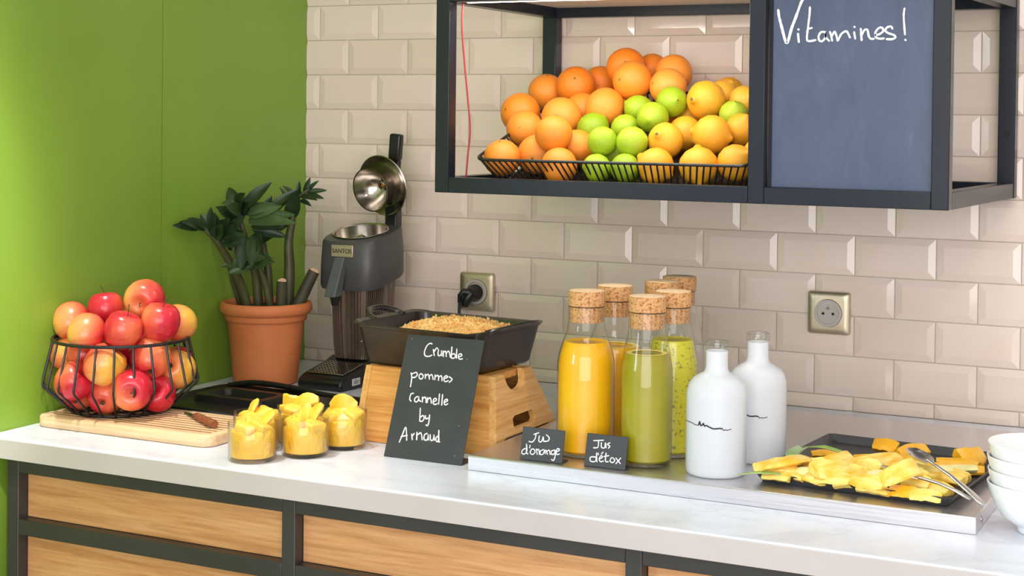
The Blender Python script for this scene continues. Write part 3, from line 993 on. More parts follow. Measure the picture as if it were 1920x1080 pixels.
prof = [(0, 0.70), (0.10, 0.72), (0.22, 0.84), (0.42, 0.945), (0.66, 0.90), (0.88, 0.66), (0.99, 0.30), (1.0, 0.02), (0.93, -0.34), (0.76, -0.68), (0.54, -0.88), (0.34, -0.935), (0.18, -0.86), (0.06, -0.78), (0, -0.77)]
A_SKIN = MB().lathe([(r * 0.033, z * 0.033) for r, z in prof], (0, 0, 0), 26).mesh('skin', M['apple'], ang=80)
A_STEM = MB().tube([(0, 0, 0.022), (0.001, 0, 0.031), (0.004, 0.001, 0.040), (0.008, 0.001, 0.047)], [0.0009, 0.0008, 0.0008, 0.0011], 6).mesh('stem', M['apple_stem'])
A_EYE = MB().lathe([(0, -0.0262), (0.0025, -0.0285), (0.0045, -0.0290), (0.003, -0.0262)], (0, 0, 0), 6).mesh('blossom_end', M['apple_stem'])
APP = [
    (0.0260, -0.7844, 1.0786, 0.0317, 0.46, (150, 10, 70), 'peach coloured apple furthest left on top of the heap'),
    (0.0767, -0.7510, 1.0966, 0.0309, 0.90, (8, 10, 190), 'dark red apple with a long upright stem, top of the heap'),
    (0.1434, -0.7241, 1.1183, 0.0345, 0.36, (100, 0, 20), 'highest apple, half yellow and half red'),
    (0.1043, -0.8316, 1.0686, 0.0318, 0.42, (160, 20, 60), 'peach coloured apple resting on the front of the wire rim'),
    (0.1666, -0.8110, 1.0724, 0.0317, 0.80, (14, -14, 150), 'red apple with a thin pale stem at the front of the rim'),
    (0.2044, -0.7555, 1.0830, 0.0330, 0.68, (6, 8, 40), 'red apple blushing orange below, upright on the right of the heap'),
    (0.1927, -0.6941, 1.0756, 0.0318, 0.30, (120, 30, 200), 'streaky yellow apple behind the red one at the right'),
    (0.1086, -0.7043, 1.0712, 0.0292, 0.48, (90, 0, 90), 'orange apple half hidden behind the front red one'),
    (0.0231, -0.7932, 1.0175, 0.0288, 0.44, (80, 40, 100), 'orange apple just under the rim at the far left'),
    (0.0911, -0.8501, 0.9819, 0.0326, 0.72, (30, 40, 40), 'red apple behind the wires at the lower left'),
    (0.1462, -0.8354, 1.0133, 0.0343, 0.26, (20, -30, 180), 'yellow apple under the rim in the middle of the basket'),
    (0.1936, -0.7689, 1.0203, 0.0345, 0.56, (40, 30, 190), 'half red apple under the rim at the right'),
    (0.2016, -0.7091, 0.9940, 0.0336, 0.22, (110, 0, 200), 'yellow apple behind the wires at the far right'),
    (0.1290, -0.8091, 0.9566, 0.0329, 0.52, (70, 20, 200), 'orange apple on the basket floor, front left of centre'),
    (0.1919, -0.8145, 0.9720, 0.0345, 0.54, (95, -40, 30), 'orange red apple with its dark eye facing out, bottom centre'),
    (0.1995, -0.7557, 0.9554, 0.0312, 0.78, (60, 10, 20), 'red apple low at the right behind the eye-out apple'),
    (0.0638, -0.8032, 0.9551, 0.0304, 0.55, (60, 0, 200), 'red orange apple lowest at the left of the basket'),
    (0.0765, -0.8084, 1.0215, 0.0294, 0.82, (30, 0, 70), 'deep red apple in the shade under the peach coloured ones'),
    (0.1351, -0.7469, 1.0290, 0.0306, 0.80, (20, 0, 30), 'deep red apple in the middle of the basket, mostly hidden'),
    (0.1697, -0.6608, 0.9948, 0.0280, 0.50, (50, 0, 30), 'apple against the back right wires'),
    (0.0545, -0.6910, 0.9661, 0.0336, 0.62, (50, 0, 130), 'apple on the floor at the back of the basket'),
    (0.0460, -0.6923, 1.0596, 0.0296, 0.60, (50, 0, 10), 'apple at the back left of the heap, hidden by the long-stemmed one'),
]
for i, (x, y, z, r, red, pose, lab) in enumerate(APP):
    t = thing('apple', lab, 'apple', (x, y, z), 'apples in the round wire basket')
    t.rotation_euler = tuple(R(a) for a in pose)
    s_ = r / 0.0315
    t.scale = (s_, s_, s_ * 0.98)
    for me in (A_SKIN, A_STEM, A_EYE):
        if me is A_STEM and i in (0, 3, 7, 8, 13):
            continue
        o = bpy.data.objects.new(me.name, me)
        COL.objects.link(o)
        o.parent = t
        o.color = (red, 0, 0, 1)

kn = thing('paring_knife', 'small paring knife with brown wooden handle lying on the board slats', 'knife', (0.297, -0.766, CT + 0.0203))
a, b = Vector((0.232, -0.722, CT + 0.0212)), Vector((0.363, -0.808, CT + 0.0235))
d_ = (b - a).normalized()
s_ = Vector((-d_.y, d_.x, 0))
mid = a.lerp(b, 0.40)
mb = MB()
bl = [a, a + d_ * 0.02 + s_ * 0.006, mid + s_ * 0.007, mid - s_ * 0.006, a + d_ * 0.012 - s_ * 0.0045]
mb.loft([[p - Vector((0, 0, 0.0006)) for p in bl], [p + Vector((0, 0, 0.0006)) for p in bl]])
mb.build('blade', M['blade'], kn, smooth=False)
mb = MB()
for k in range(1):
    rings = []
    for t, wd_, ht in ((0.38, 0.006, 0.005), (0.42, 0.0075, 0.0075), (0.6, 0.0085, 0.0085), (0.8, 0.009, 0.0085), (0.96, 0.010, 0.009), (1.0, 0.008, 0.007)):
        c = a.lerp(b, t)
        rings.append([c + s_ * (wd_ * cos(2 * pi * j / 12)) + Vector((0, 0, 0.0035 + ht * 0.75 * sin(2 * pi * j / 12))) for j in range(12)])
    mb.loft(rings)
kh = mb.build('handle', M['knife_handle'], kn)
for t in (0.52, 0.68, 0.84):
    c = a.lerp(b, t)
    MB().lathe([(0.0016, 0.008), (0.0016, 0.0108), (0, 0.0112)], c, 10).build('rivet', M['chrome'], kh)

# ------------------------------------------------------------------ black plastic tray behind the board
bt = thing('plastic_tray', 'black plastic tray with a recess and raised back lip between cutting board and juicer', 'tray', (0.28, -0.56, CT))
tz = R(-4)
tr_ = lambda hx_, hy_, rd, z: rrect(0.285, -0.560, hx_, hy_, rd, z, 6, tz)
MB().loft([tr_(0.178, 0.112, 0.03, CT + 0.0006), tr_(0.188, 0.122, 0.035, CT + 0.016), tr_(0.189, 0.123, 0.035, CT + 0.0185), tr_(0.182, 0.116, 0.03, CT + 0.0195),
           tr_(0.172, 0.106, 0.026, CT + 0.013), tr_(0.165, 0.099, 0.024, CT + 0.010)]).build('tray_body', M['black_plastic'], bt, ang=50)
rot = lambda x, y: (0.285 + x * cos(tz) - y * sin(tz), -0.56 + x * sin(tz) + y * cos(tz))
mb = MB()
e = [rot(-0.172, 0.104), rot(-0.12, 0.115), rot(-0.04, 0.116), rot(0.06, 0.112), rot(0.165, 0.108)]
mb.tube(catmull([(e[0][0], e[0][1], CT + 0.017), (e[1][0], e[1][1], CT + 0.026), (e[2][0], e[2][1], CT + 0.026), (e[3][0], e[3][1], CT + 0.02), (e[4][0], e[4][1], CT + 0.0195)], 6), 0.0058, 10)
mb.build('back_lip', M['black_plastic'], bt)
p0 = rot(-0.07, 0.025)
MB().loft([rrect(p0[0], p0[1], hx_, hy_, rd, z, 6, tz) for hx_, hy_, rd, z in ((0.086, 0.052, 0.02, CT + 0.0095), (0.082, 0.048, 0.02, CT + 0.022), (0.078, 0.044, 0.02, CT + 0.0235), (0.066, 0.034, 0.016, CT + 0.0225), (0.060, 0.028, 0.014, CT + 0.0115))]).build('recess_rim', M['black_plastic'], bt, ang=50)
p1 = rot(0.105, 0.04)
MB().loft([rrect(p1[0], p1[1], hx_, hy_, rd, z, 6, tz) for hx_, hy_, rd, z in ((0.062, 0.045, 0.02, CT + 0.0095), (0.055, 0.038, 0.02, CT + 0.024), (0.045, 0.028, 0.016, CT + 0.0265))]).build('raised_boss', M['black_plastic'], bt, ang=50)

# ------------------------------------------------------------------ potted plant
pc = (0.1005, -0.292)
pp = thing('potted_plant', 'dark green plant with thick cut stems in a terracotta pot in the corner', 'plant', (pc[0], pc[1], CT))
pot = MB().lathe([(0, 0.0006), (0.062, 0.0006), (0.066, 0.003), (0.0775, 0.122), (0.0785, 0.128), (0.083, 0.130), (0.0845, 0.134), (0.0850, 0.142), (0.0905, 0.1445), (0.0945, 0.150), (0.0950, 0.158), (0.0925, 0.1655), (0.088, 0.1675), (0.084, 0.165), (0.0825, 0.158), (0.080, 0.148), (0.0, 0.148)], (pc[0], pc[1], CT), 48)
pot.build('pot', M['terracotta'], pp, ang=50)
mb = MB()
rs = random.Random(2)
rings = []
for rr in (0.0795, 0.06, 0.04, 0.02):
    rings.append([(pc[0] + rr * cos(2 * pi * k / 28), pc[1] + rr * sin(2 * pi * k / 28), CT + 0.153 + rs.uniform(-0.002, 0.004)) for k in range(28)])
mb.loft(rings, cap0=False)
mb.build('soil', M['soil'], pp)
STEMS = [
    ([[0.0677, -0.31, 1.0509], [0.0618, -0.33, 1.1066], [0.0569, -0.36, 1.1526], [0.0534, -0.4, 1.1986], [0.0392, -0.425, 1.2237], [0.0181, -0.455, 1.2385]], [0.0105, 0.010, 0.0085, 0.007, 0.0045, 0.002]),
    ([[0.0873, -0.3, 1.0512], [0.0873, -0.31, 1.1172], [0.088, -0.33, 1.1627], [0.0822, -0.35, 1.2184], [0.0724, -0.36, 1.2782]], [0.011, 0.0095, 0.008, 0.006, 0.003]),
    ([[0.0998, -0.28, 1.0499], [0.0957, -0.28, 1.1317], [0.0853, -0.28, 1.1699], [0.0853, -0.29, 1.2149], [0.0713, -0.29, 1.2752]], [0.0095, 0.0085, 0.0075, 0.006, 0.003]),
    ([[0.1395, -0.27, 1.0514], [0.1352, -0.26, 1.1321], [0.1329, -0.26, 1.1874], [0.1339, -0.25, 1.2311], [0.1366, -0.24, 1.2752], [0.1628, -0.23, 1.2979]], [0.0125, 0.0115, 0.0095, 0.008, 0.006, 0.0025]),
    ([[0.035, -0.29, 1.0503], [0.030, -0.31, 1.1023], [0.0311, -0.33, 1.1489]], [0.006, 0.0055, 0.003]),
    ([[0.118, -0.30, 1.0503], [0.112, -0.31, 1.10], [0.104, -0.33, 1.155]], [0.0085, 0.0075, 0.004]),
]
for pts, rad in STEMS:
    n = 5
    P = catmull(pts, n)
    rr = []
    for i in range(len(P)):
        f = i / n
        k = min(int(f), len(rad) - 2)
        rr.append(rad[k] + (rad[k + 1] - rad[k]) * (f - k))
    MB().tube(P, rr, 10).build('stem', M['stem'], pp)
for p, q_, r in (((0.1579, -0.32, 1.0469), (0.1655, -0.33, 1.1153), 0.0115), ((0.1679, -0.285, 1.0515), (0.2029, -0.27, 1.1325), 0.0125)):
    st = MB().tube([p, [(p[i] * 0.6 + q_[i] * 0.4) for i in range(3)], q_], [r * 1.05, r, r * 0.92], 14).build('cut_stem', M['stem_dark'], pp)
    dv = (Vector(q_) - Vector(p)).normalized()
    MB().lathe([(r * 0.78, 0.0), (r * 0.74, 0.0008), (0, 0.0012)], q_, 16, dv + Vector((0.15, -0.5, 0))).build('cut_face', M['cut'], st)

LEAF = [([0.0392,-0.425,1.2251],[0.0201,-0.46,1.2397],0.0104),
([0.0453,-0.42,1.221],[0.032,-0.45,1.2462],0.0104),
([0.0477,-0.41,1.2152],[0.0351,-0.42,1.2501],0.0117),
([0.0577,-0.41,1.2075],[0.0725,-0.43,1.252],0.013),
([0.0534,-0.4,1.204],[0.087,-0.41,1.2435],0.0143),
([0.0525,-0.39,1.1979],[0.0927,-0.4,1.2325],0.013),
([0.0591,-0.39,1.1955],[0.0903,-0.37,1.2199],0.0156),
([0.0667,-0.4,1.1965],[0.1062,-0.4,1.1983],0.0117),
([0.0828,-0.36,1.238],[0.051,-0.38,1.2622],0.013),
([0.0793,-0.36,1.2568],[0.048,-0.35,1.3015],0.0156),
([0.0793,-0.36,1.2541],[0.125,-0.4,1.2791],0.0156),
([0.0899,-0.37,1.2604],[0.0834,-0.41,1.2781],0.0143),
([0.0892,-0.36,1.2572],[0.1205,-0.34,1.298],0.0143),
([0.0886,-0.35,1.2485],[0.1398,-0.33,1.2738],0.0143),
([0.088,-0.34,1.2371],[0.1759,-0.33,1.2588],0.0143),
([0.0875,-0.33,1.2228],[0.1426,-0.31,1.2294],0.0117),
([0.0794,-0.3,1.1876],[0.1253,-0.29,1.222],0.0104),
([0.1015,-0.34,1.2077],[0.1172,-0.37,1.1672],0.0156),
([0.0889,-0.35,1.2078],[0.0909,-0.37,1.1605],0.0156),
([0.1009,-0.33,1.2125],[0.1189,-0.35,1.1847],0.013),
([0.0882,-0.33,1.1491],[0.1311,-0.33,1.1649],0.0117),
([0.0955,-0.34,1.1475],[0.0544,-0.37,1.1505],0.0104),
([0.0922,-0.34,1.1446],[0.1492,-0.36,1.16],0.0117),
([0.0819,-0.35,1.2455],[0.0868,-0.33,1.2911],0.0117),
([0.0853,-0.29,1.2204],[0.0976,-0.28,1.2811],0.013),
([0.0917,-0.29,1.2427],[0.1307,-0.27,1.279],0.0104),
([0.1272,-0.25,1.2337],[0.157,-0.27,1.2909],0.0234),
([0.1335,-0.24,1.2556],[0.1168,-0.26,1.3003],0.0078),
([0.1399,-0.24,1.2781],[0.1165,-0.25,1.3055],0.0091),
([0.1432,-0.24,1.2837],[0.1429,-0.24,1.3129],0.0091),
([0.1496,-0.23,1.2891],[0.1626,-0.23,1.3201],0.0068),
([0.153,-0.23,1.2892],[0.1725,-0.22,1.3159],0.0068),
([0.1563,-0.23,1.2907],[0.1909,-0.22,1.2997],0.0063),
([0.1563,-0.23,1.2879],[0.1911,-0.23,1.2849],0.0057),
([0.1465,-0.24,1.2838],[0.188,-0.25,1.2842],0.0094),
([0.1466,-0.24,1.2755],[0.1699,-0.24,1.2694],0.0078),
([0.1306,-0.25,1.2338],[0.1143,-0.26,1.217],0.0065),
([0.0709,-0.37,1.1758],[0.0649,-0.38,1.1924],0.0065),
([0.0763,-0.35,1.1365],[0.0968,-0.36,1.1546],0.0104),
([0.0837,-0.37,1.2196],[0.072,-0.39,1.2392],0.013),]
rl = random.Random(4)
LEAF2 = [(b_, t_, w_, i) for i, (b_, t_, w_) in enumerate(LEAF)]
for i, (b_, t_, w_) in enumerate(LEAF):
    if i < 26:
        dj = Vector((rl.uniform(0.0, 0.012), rl.uniform(-0.018, 0.006), rl.uniform(-0.012, 0.014)))
        LEAF2.append((Vector(b_) + dj * 0.5, Vector(t_) + dj * 1.6, w_ * 0.9, i))
for b_, t_, wd_, i in LEAF2:
    b_, t_ = Vector(b_), Vector(t_)
    ax = t_ - b_
    L_ = ax.length * 1.18
    ax.normalize()
    view = Vector((0.45, -0.85, 0.35)) + Vector((rl.uniform(-.5, .5), rl.uniform(-.3, .3), rl.uniform(-.2, .7)))
    sd = ax.cross(view).normalized()
    nv = sd.cross(ax).normalized()
    hw = max(wd_, 0.008) * (1.0 if i < 26 else 0.66)
    rows = []
    for j in range(8):
        u = j / 7
        pw = hw * (sin(pi * min(1, u ** 0.75)) ** 0.8 if 0 < u < 1 else 0.0) + 0.0006
        c = b_ + ax * (L_ * u) - nv * (0.10 * L_ * (u - 0.3) ** 2) + Vector((0, 0, -0.10 * L_ * u * u))
        c.x = max(c.x, 0.006 + pw * abs(sd.x))
        rows.append([c - sd * pw + nv * pw * 0.28, c - sd * pw * 0.5 + nv * pw * 0.05, c - nv * 0.0008, c + sd * pw * 0.5 + nv * pw * 0.05, c + sd * pw + nv * pw * 0.28])
    vs = [p for r in rows for p in r]
    n_ = len(vs)
    vs += [p - nv * 0.0011 for p in vs]
    fs = []
    for j in range(7):
        for k in range(4):
            a0 = j * 5 + k
            fs.append((a0, a0 + 1, a0 + 6, a0 + 5))
            fs.append((n_ + a0 + 5, n_ + a0 + 6, n_ + a0 + 1, n_ + a0))
        for a0, a1 in ((j * 5, j * 5 + 5), (j * 5 + 4, j * 5 + 9)):
            fs.append((a0, a1, n_ + a1, n_ + a0))
    mb = MB().add(vs, fs)
    mb.build('leaf', M['leaf_pale'] if i in (11, 13, 14, 20, 21, 22) else M['leaf'], pp, ang=60)

# ------------------------------------------------------------------ citrus juicer
jc = thing('citrus_juicer', 'charcoal electric citrus juicer with its steel lid tipped open, beside the plant', 'juicer', (0.26, -0.20, CT))
# base
prof = [(-0.322, CT + 0.0008), (-0.324, CT + 0.012), (-0.320, CT + 0.023), (-0.30, CT + 0.030), (-0.225, CT + 0.043), (-0.20, CT + 0.052), (-0.09, CT + 0.056), (-0.075, CT + 0.045), (-0.075, CT + 0.0008)]
mb = MB()
xs = lambda y: (0.199 + (y + 0.324) * 0.0 - 0.0, 0.306 + (y + 0.324) * 0.06)
ringsL = [(0.199, y, z) for y, z in prof]
ringsR = [(xs(y)[1], y, z) for y, z in prof]
mb.loft([ringsL, ringsR])
mb.build('base', M['black_plastic'], jc, bevel=0.006, bseg=3)
gsl = lambda y: CT + 0.030 + (y + 0.30) * (0.013 / 0.075) + 0.0006
grid = MB()
grid.hexa([(0.212, -0.302, gsl(-0.302)), (0.296, -0.302, gsl(-0.302)), (0.298, -0.228, gsl(-0.228)), (0.212, -0.228, gsl(-0.228))],
          [(0.212, -0.302, gsl(-0.302) + 0.002), (0.296, -0.302, gsl(-0.302) + 0.002), (0.298, -0.228, gsl(-0.228) + 0.002), (0.212, -0.228, gsl(-0.228) + 0.002)])
gr = grid.build('drip_grid', M['chrome'], jc, bevel=0.001)
hol = MB()
for i in range(11):
    for j in range(8):
        x, y = 0.217 + i * 0.0076, -0.298 + j * 0.0092
        hol.lathe([(0.0026, 0), (0.0026, 0.0003), (0, 0.0003)], (x, y, gsl(y) + 0.0021), 8)
hol.build('drain_holes', M['hole'], gr, smooth=False)
st = MB().span((0.3085, -0.288, CT + 0.0085), (0.3102, -0.260, CT + 0.0225)).build('rating_sticker', M['paper'], jc, smooth=False)
ink = MB()
for j, (u0, u1) in enumerate(((0.3, 0.5), (0.15, 0.85), (0.2, 0.75))):
    ink.span((0.3102, -0.288 + 0.028 * u0, CT + 0.0195 - j * 0.0035), (0.3104, -0.288 + 0.028 * u1, CT + 0.0208 - j * 0.0035))
ink.build('sticker_print', M['ink'], st, smooth=False)
# ribbed column
nr = 120
rings = []
for z, hx_, hy_ in ((CT + 0.050, 0.050, 0.052), (0.98, 0.053, 0.055), (1.04, 0.057, 0.059), (1.132, 0.062, 0.062)):
    base = superell(0.257, -0.168, hx_, hy_, 3.2, nr * 2, lambda x, y: z)
    pts = []
    for k, p in enumerate(base):
        s_ = 1.0 if (k // 2) % 2 == 0 else 0.92
        pts.append((0.257 + (p[0] - 0.257) * s_, -0.168 + (p[1] + 0.168) * s_, z))
    rings.append(pts)
MB().loft(rings).build('ribbed_column', M['rib'], jc, ang=25)
# motor housing
zbot = lambda x, y: 1.094 + (y + 0.245) * 0.20
ztop = lambda x, y: 1.1935 + (y + 0.245) * 0.21
bcx, bcy = 0.2585, -0.172
zz = lambda f, o=0.0: (lambda x, y: zbot(x, y) * (1 - f) + ztop(x, y) * f + o)
rings = [superell(bcx, bcy, 0.060, 0.062, 3.6, 56, zz(0, 0.004)), superell(bcx, bcy, 0.070, 0.0735, 4.2, 56, zz(0.0)), superell(bcx, bcy, 0.0725, 0.0755, 4.2, 56, zz(0.06)),
         superell(bcx, bcy, 0.0720, 0.0750, 4.2, 56, zz(0.5)), superell(bcx, bcy - 0.001, 0.0690, 0.0735, 4.0, 56, zz(0.95)), superell(bcx, bcy - 0.001, 0.0665, 0.071, 3.8, 56, zz(1.0)),
         superell(0.2535, -0.172, 0.0575, 0.0575, 2.0, 56, zz(1.0, 0.001)), superell(0.2535, -0.172, 0.0565, 0.0565, 2.0, 56, zz(1.0, -0.035))]
MB().loft(rings, cap1=False).build('motor_housing', M['grey_plastic'], jc, ang=35)
axn = Vector((0, -0.21, 1)).normalized()
bo = Vector((0.2535, -0.172, ztop(0, -0.172)))
MB().lathe([(0.0575, 0.0012), (0.0600, 0.003), (0.0590, 0.0042), (0.0555, 0.002), (0.0540, -0.014), (0.0515, -0.024), (0.047, -0.027), (0.044, -0.026), (0.030, -0.0275), (0.019, -0.022), (0.015, -0.014), (0.006, -0.007), (0, -0.004)], bo, 40, axn).build('juice_bowl', M['chrome'], jc)
pl_ = MB().span((0.2315, -0.2505, 1.163), (0.2835, -0.2468, 1.1875)).build('name_plate', M['brass'], jc, bevel=0.0008)
fc = bpy.data.curves.new('plate_lettering', 'FONT')
fc.body, fc.size, fc.extrude, fc.align_x, fc.align_y = 'SANTOS', 0.0125, 0.0003, 'CENTER', 'CENTER'
fo = bpy.data.objects.new('tmp', fc)
COL.objects.link(fo)
dg = bpy.context.evaluated_depsgraph_get()
me = bpy.data.meshes.new_from_object(fo.evaluated_get(dg))
bpy.data.objects.remove(fo)
me.materials.clear()
me.materials.append(M['ink'])
lt = bpy.data.objects.new('plate_lettering', me)
COL.objects.link(lt)
lt.rotation_euler = (R(90), 0, 0)
lt.parent = pl_
lt.location = Vector((0.2575, -0.2508, 1.1748)) - Vector(WLOC[pl_.name])
# chute and nozzle
MB().hexa([(0.2395, -0.290, 1.084), (0.266, -0.290, 1.084), (0.266, -0.262, 1.084), (0.2395, -0.262, 1.084)], [(0.2425, -0.256, 1.1625), (0.266, -0.256, 1.1625), (0.266, -0.240, 1.1625), (0.2425, -0.240, 1.1625)]).build('chute', M['chute'], jc, bevel=0.002)
MB().lathe([(0, 0), (0.007, 0), (0.009, 0.01), (0.011, 0.018), (0, 0.018)], (0.2555, -0.272, 1.066), 16).build('nozzle', M['black_plastic'], jc)
# lid, arm and lever
la = Vector((-0.16, -0.96, -0.20)).normalized()
lc_ = Vector((0.2690, -0.112, 1.305))
MB().lathe([(r_ * 1.13, h_ * 1.08) for r_, h_ in [(0.0, -0.024), (0.030, -0.024), (0.044, -0.019), (0.0575, -0.001), (0.0585, 0.001), (0.0570, 0.0022), (0.0500, -0.008), (0.042, -0.0165), (0.036, -0.018), (0.034, -0.012), (0.0352, -0.004), (0.0345, 0.001), (0.0362, 0.008), (0.036, 0.013), (0.0385, 0.026), (0.0415, 0.036), (0.0418, 0.0385), (0.0395, 0.038), (0.034, 0.022), (0.025, 0.008), (0.014, 0.0), (0.0085, -0.002), (0.0085, 0.003), (0.0055, 0.004), (0.0045, -0.004), (0, -0.004)]], lc_, 44, la).build('lid_cone', M['chrome'], jc, ang=35)
MB().lathe([(0.0044, -0.0038), (0.0044, 0.001), (0, 0.001)], lc_, 12, la).build('screw_hole', M['board_dark'], jc)
mb = MB().bar((0.292, -0.105, 1.205), (0.2790, -0.0835, 1.258), 0.03, 0.024, (0, -1, 0))
mb.build('hinge', M['black_plastic'], jc, bevel=0.004)
MB().bar((0.2765, -0.080, 1.254), (0.2815, -0.080, 1.372), 0.024, 0.012, (0, -1, 0)).build('lid_arm', M['black_plastic'], jc, bevel=0.003)
MB().bar((0.2825, -0.0845, 1.358), (0.2885, -0.088, 1.4145), 0.028, 0.018, (0, -1, 0)).build('lever', M['black_plastic'], jc, bevel=0.005, bseg=3)

# ------------------------------------------------------------------ bamboo stand with baking dish
bs = thing('bamboo_stand', 'tapered bamboo serving stand with cut-out end panels under the baking dish', 'stand', (0.70, -0.565, CT))
T_ = 0.012
B0, B1 = (0.566, -0.690, CT + 0.0006), (0.841, -0.442, CT + 0.0006)
T0, T1 = (0.560, -0.640, 1.0205), (0.812, -0.506, 1.0205)


def lerp3(a, b, t):
    return tuple(a[i] + (b[i] - a[i]) * t for i in range(3))


c_b = [(B0[0], B0[1]), (B1[0], B0[1]), (B1[0], B1[1]), (B0[0], B1[1])]
c_t = [(T0[0], T0[1]), (T1[0], T0[1]), (T1[0], T1[1]), (T0[0], T1[1])]


def panel_y(yb, yt, sgn):
    # front or back board between the end panels
    i = T_ * sgn
    return MB().hexa([(B0[0] + T_, yb, CT + 0.0006), (B1[0] - T_, yb, CT + 0.0006), (B1[0] - T_, yb + i, CT + 0.0006), (B0[0] + T_, yb + i, CT + 0.0006)],
                     [(T0[0] + T_, yt, 1.0205), (T1[0] - T_, yt, 1.0205), (T1[0] - T_, yt + i, 1.0205), (T0[0] + T_, yt + i, 1.0205)])


panel_y(B0[1], T0[1], 1).build('front_board', M['bamboo'], bs, bevel=0.001)
panel_y(B1[1], T1[1], -1).build('back_board', M['bamboo'], bs, bevel=0.001)


def end_panel(side):
    """trapezoid end panel with a round notch on top, a hand slot and an arched foot, in (v along depth, z)"""
    H = 0.12
    def edge(v, z):
        f = z / H
        y0, y1 = B0[1] + (T0[1] - B0[1]) * f, B1[1] + (T1[1] - B1[1]) * f
        xb = (B1[0] + (T1[0] - B1[0]) * f) if side > 0 else (B0[0] + (T0[0] - B0[0]) * f)
        return xb, y0 + (y1 - y0) * v
    outline = [(0.0, 0.0), (0.07, 0.0)]
    outline += [(0.07 + 0.10 * (1 - cos(a)) , 0.022 * sin(a)) for a in [pi / 2 * k / 5 for k in range(1, 6)]]
    outline += [(0.93 - 0.10 * (1 - cos(a)), 0.022 * sin(a)) for a in [pi / 2 * k / 5 for k in range(4, 0, -1)]]
    outline += [(0.93, 0.0), (1.0, 0.0), (1.0, 0.03)]
    outline += [(1.0, H), (0.78, H)]
    outline += [(0.50 + 0.25 * cos(a), H - 0.031 * sin(a) ** 0.8) for a in [pi * k / 12 for k in range(1, 12)]]
    outline += [(0.22, H), (0.0, H)]
    slot = [(0.30, 0.034), (0.34, 0.030), (0.66, 0.030), (0.70, 0.034), (0.70, 0.047), (0.66, 0.051), (0.34, 0.051), (0.30, 0.047)]
    bm = bmesh.new()
    es = []
    for loop in (outline, slot):
        vs = [bm.verts.new((v, z, 0)) for v, z in loop]
        es += [bm.edges.new((vs[i], vs[(i + 1) % len(vs)])) for i in range(len(vs))]
    bmesh.ops.triangle_fill(bm, use_beauty=True, use_dissolve=False, edges=es)
    ext = bmesh.ops.extrude_face_region(bm, geom=bm.faces[:])
    for e_ in ext['geom']:
        if isinstance(e_, bmesh.types.BMVert):
            e_.co.z = 1.0
    vs, fs = [], []
    bm.verts.index_update()
    for v in bm.verts:
        xb, y = edge(v.co.x, v.co.y)
        vs.append((xb - side * T_ * v.co.z, y, CT + 0.0006 + v.co.y))
    for f in bm.faces:
        fs.append(tuple(v.index for v in f.verts))
    bm.free()
    return MB().add(vs, fs)


end_panel(1).build('end_panel', M['bamboo_end'], bs, smooth=False)
end_panel(-1).build('end_panel', M['bamboo_end'], bs, smooth=False)
MB().span((T0[0] + T_ + 0.001, T0[1] + T_ + 0.002, 1.008), (T1[0] - T_ - 0.001, T1[1] - T_ - 0.002, 1.0195)).build('top_board', M['bamboo'], bs)

DZ = 1.0212
dsh = thing('baking_dish', 'dark glazed rectangular baking dish full of crumble on the bamboo stand', 'dish', (0.665, -0.55, DZ))
dcx, dcy = 0.668, -0.541
DR = R(-5)
dr = lambda hx_, hy_, rd, z: rrect(dcx, dcy, hx_, hy_, rd, z, 7, DR)
dx_ = lambda u, v, z: (dcx + u * cos(DR) - v * sin(DR), dcy + u * sin(DR) + v * cos(DR), z)


def rimz(pts, amp):
    # the short ends sweep up into the handles
    return [(x, y, z + amp * max(0, (abs((x - dcx) * cos(DR) + (y - dcy) * sin(DR)) - 0.10) / 0.04) * 0.006) for x, y, z in pts]


MB().loft([dr(0.115, 0.089, 0.02, DZ), dr(0.120, 0.094, 0.024, DZ + 0.004), rimz(dr(0.1335, 0.1055, 0.026, DZ + 0.0625), 1), rimz(dr(0.1385, 0.1095, 0.029, DZ + 0.0635), 1), rimz(dr(0.1393, 0.1103, 0.029, DZ + 0.0672), 1), rimz(dr(0.1370, 0.108, 0.029, DZ + 0.0690), 1),
           rimz(dr(0.1295, 0.1015, 0.026, DZ + 0.0665), 1), dr(0.1245, 0.0985, 0.026, DZ + 0.055), dr(0.115, 0.089, 0.022, DZ + 0.008)]).build('dish_body', M['enamel'], dsh, ang=38)
z = DZ + 0.069
MB().tube(catmull([dx_(-0.129, -0.044, z), dx_(-0.143, -0.040, z + 0.006), dx_(-0.157, -0.022, z + 0.0125), dx_(-0.161, 0, z + 0.014), dx_(-0.157, 0.022, z + 0.0125), dx_(-0.143, 0.040, z + 0.006), dx_(-0.129, 0.044, z)], 5), 0.0062, 10).build('handle', M['enamel'], dsh)
lug = []
for zo, gr in ((-0.004, 0.0), (0.0, 0.0025), (0.004, 0.002), (0.006, -0.001)):
    lug.append([dx_(0.128 + (0.024 + gr) * max(0, cos(a)) ** 0.6, (0.082 + gr) * sin(a), z + zo + 0.006 * max(0, cos(a))) for a in [-pi / 2 + pi * k / 16 for k in range(17)]])
MB().loft(lug).build('handle', M['enamel'], dsh)

# crumble: nobody could count it
rcb = random.Random(8)
mb = MB()
NX, NY = 34, 26


def heap(u, v):
    # u, v in -1..1
    edge_ = max(abs(u), abs(v))
    h = 0.050 + 0.024 * max(0, 1 - (abs(u - 0.12) / 0.95) ** 2.2) * max(0, 1 - (abs(v) / 1.02) ** 3)
    if u < -0.45:
        h -= 0.012 * min(1, (-0.45 - u) / 0.3)
    return DZ + h


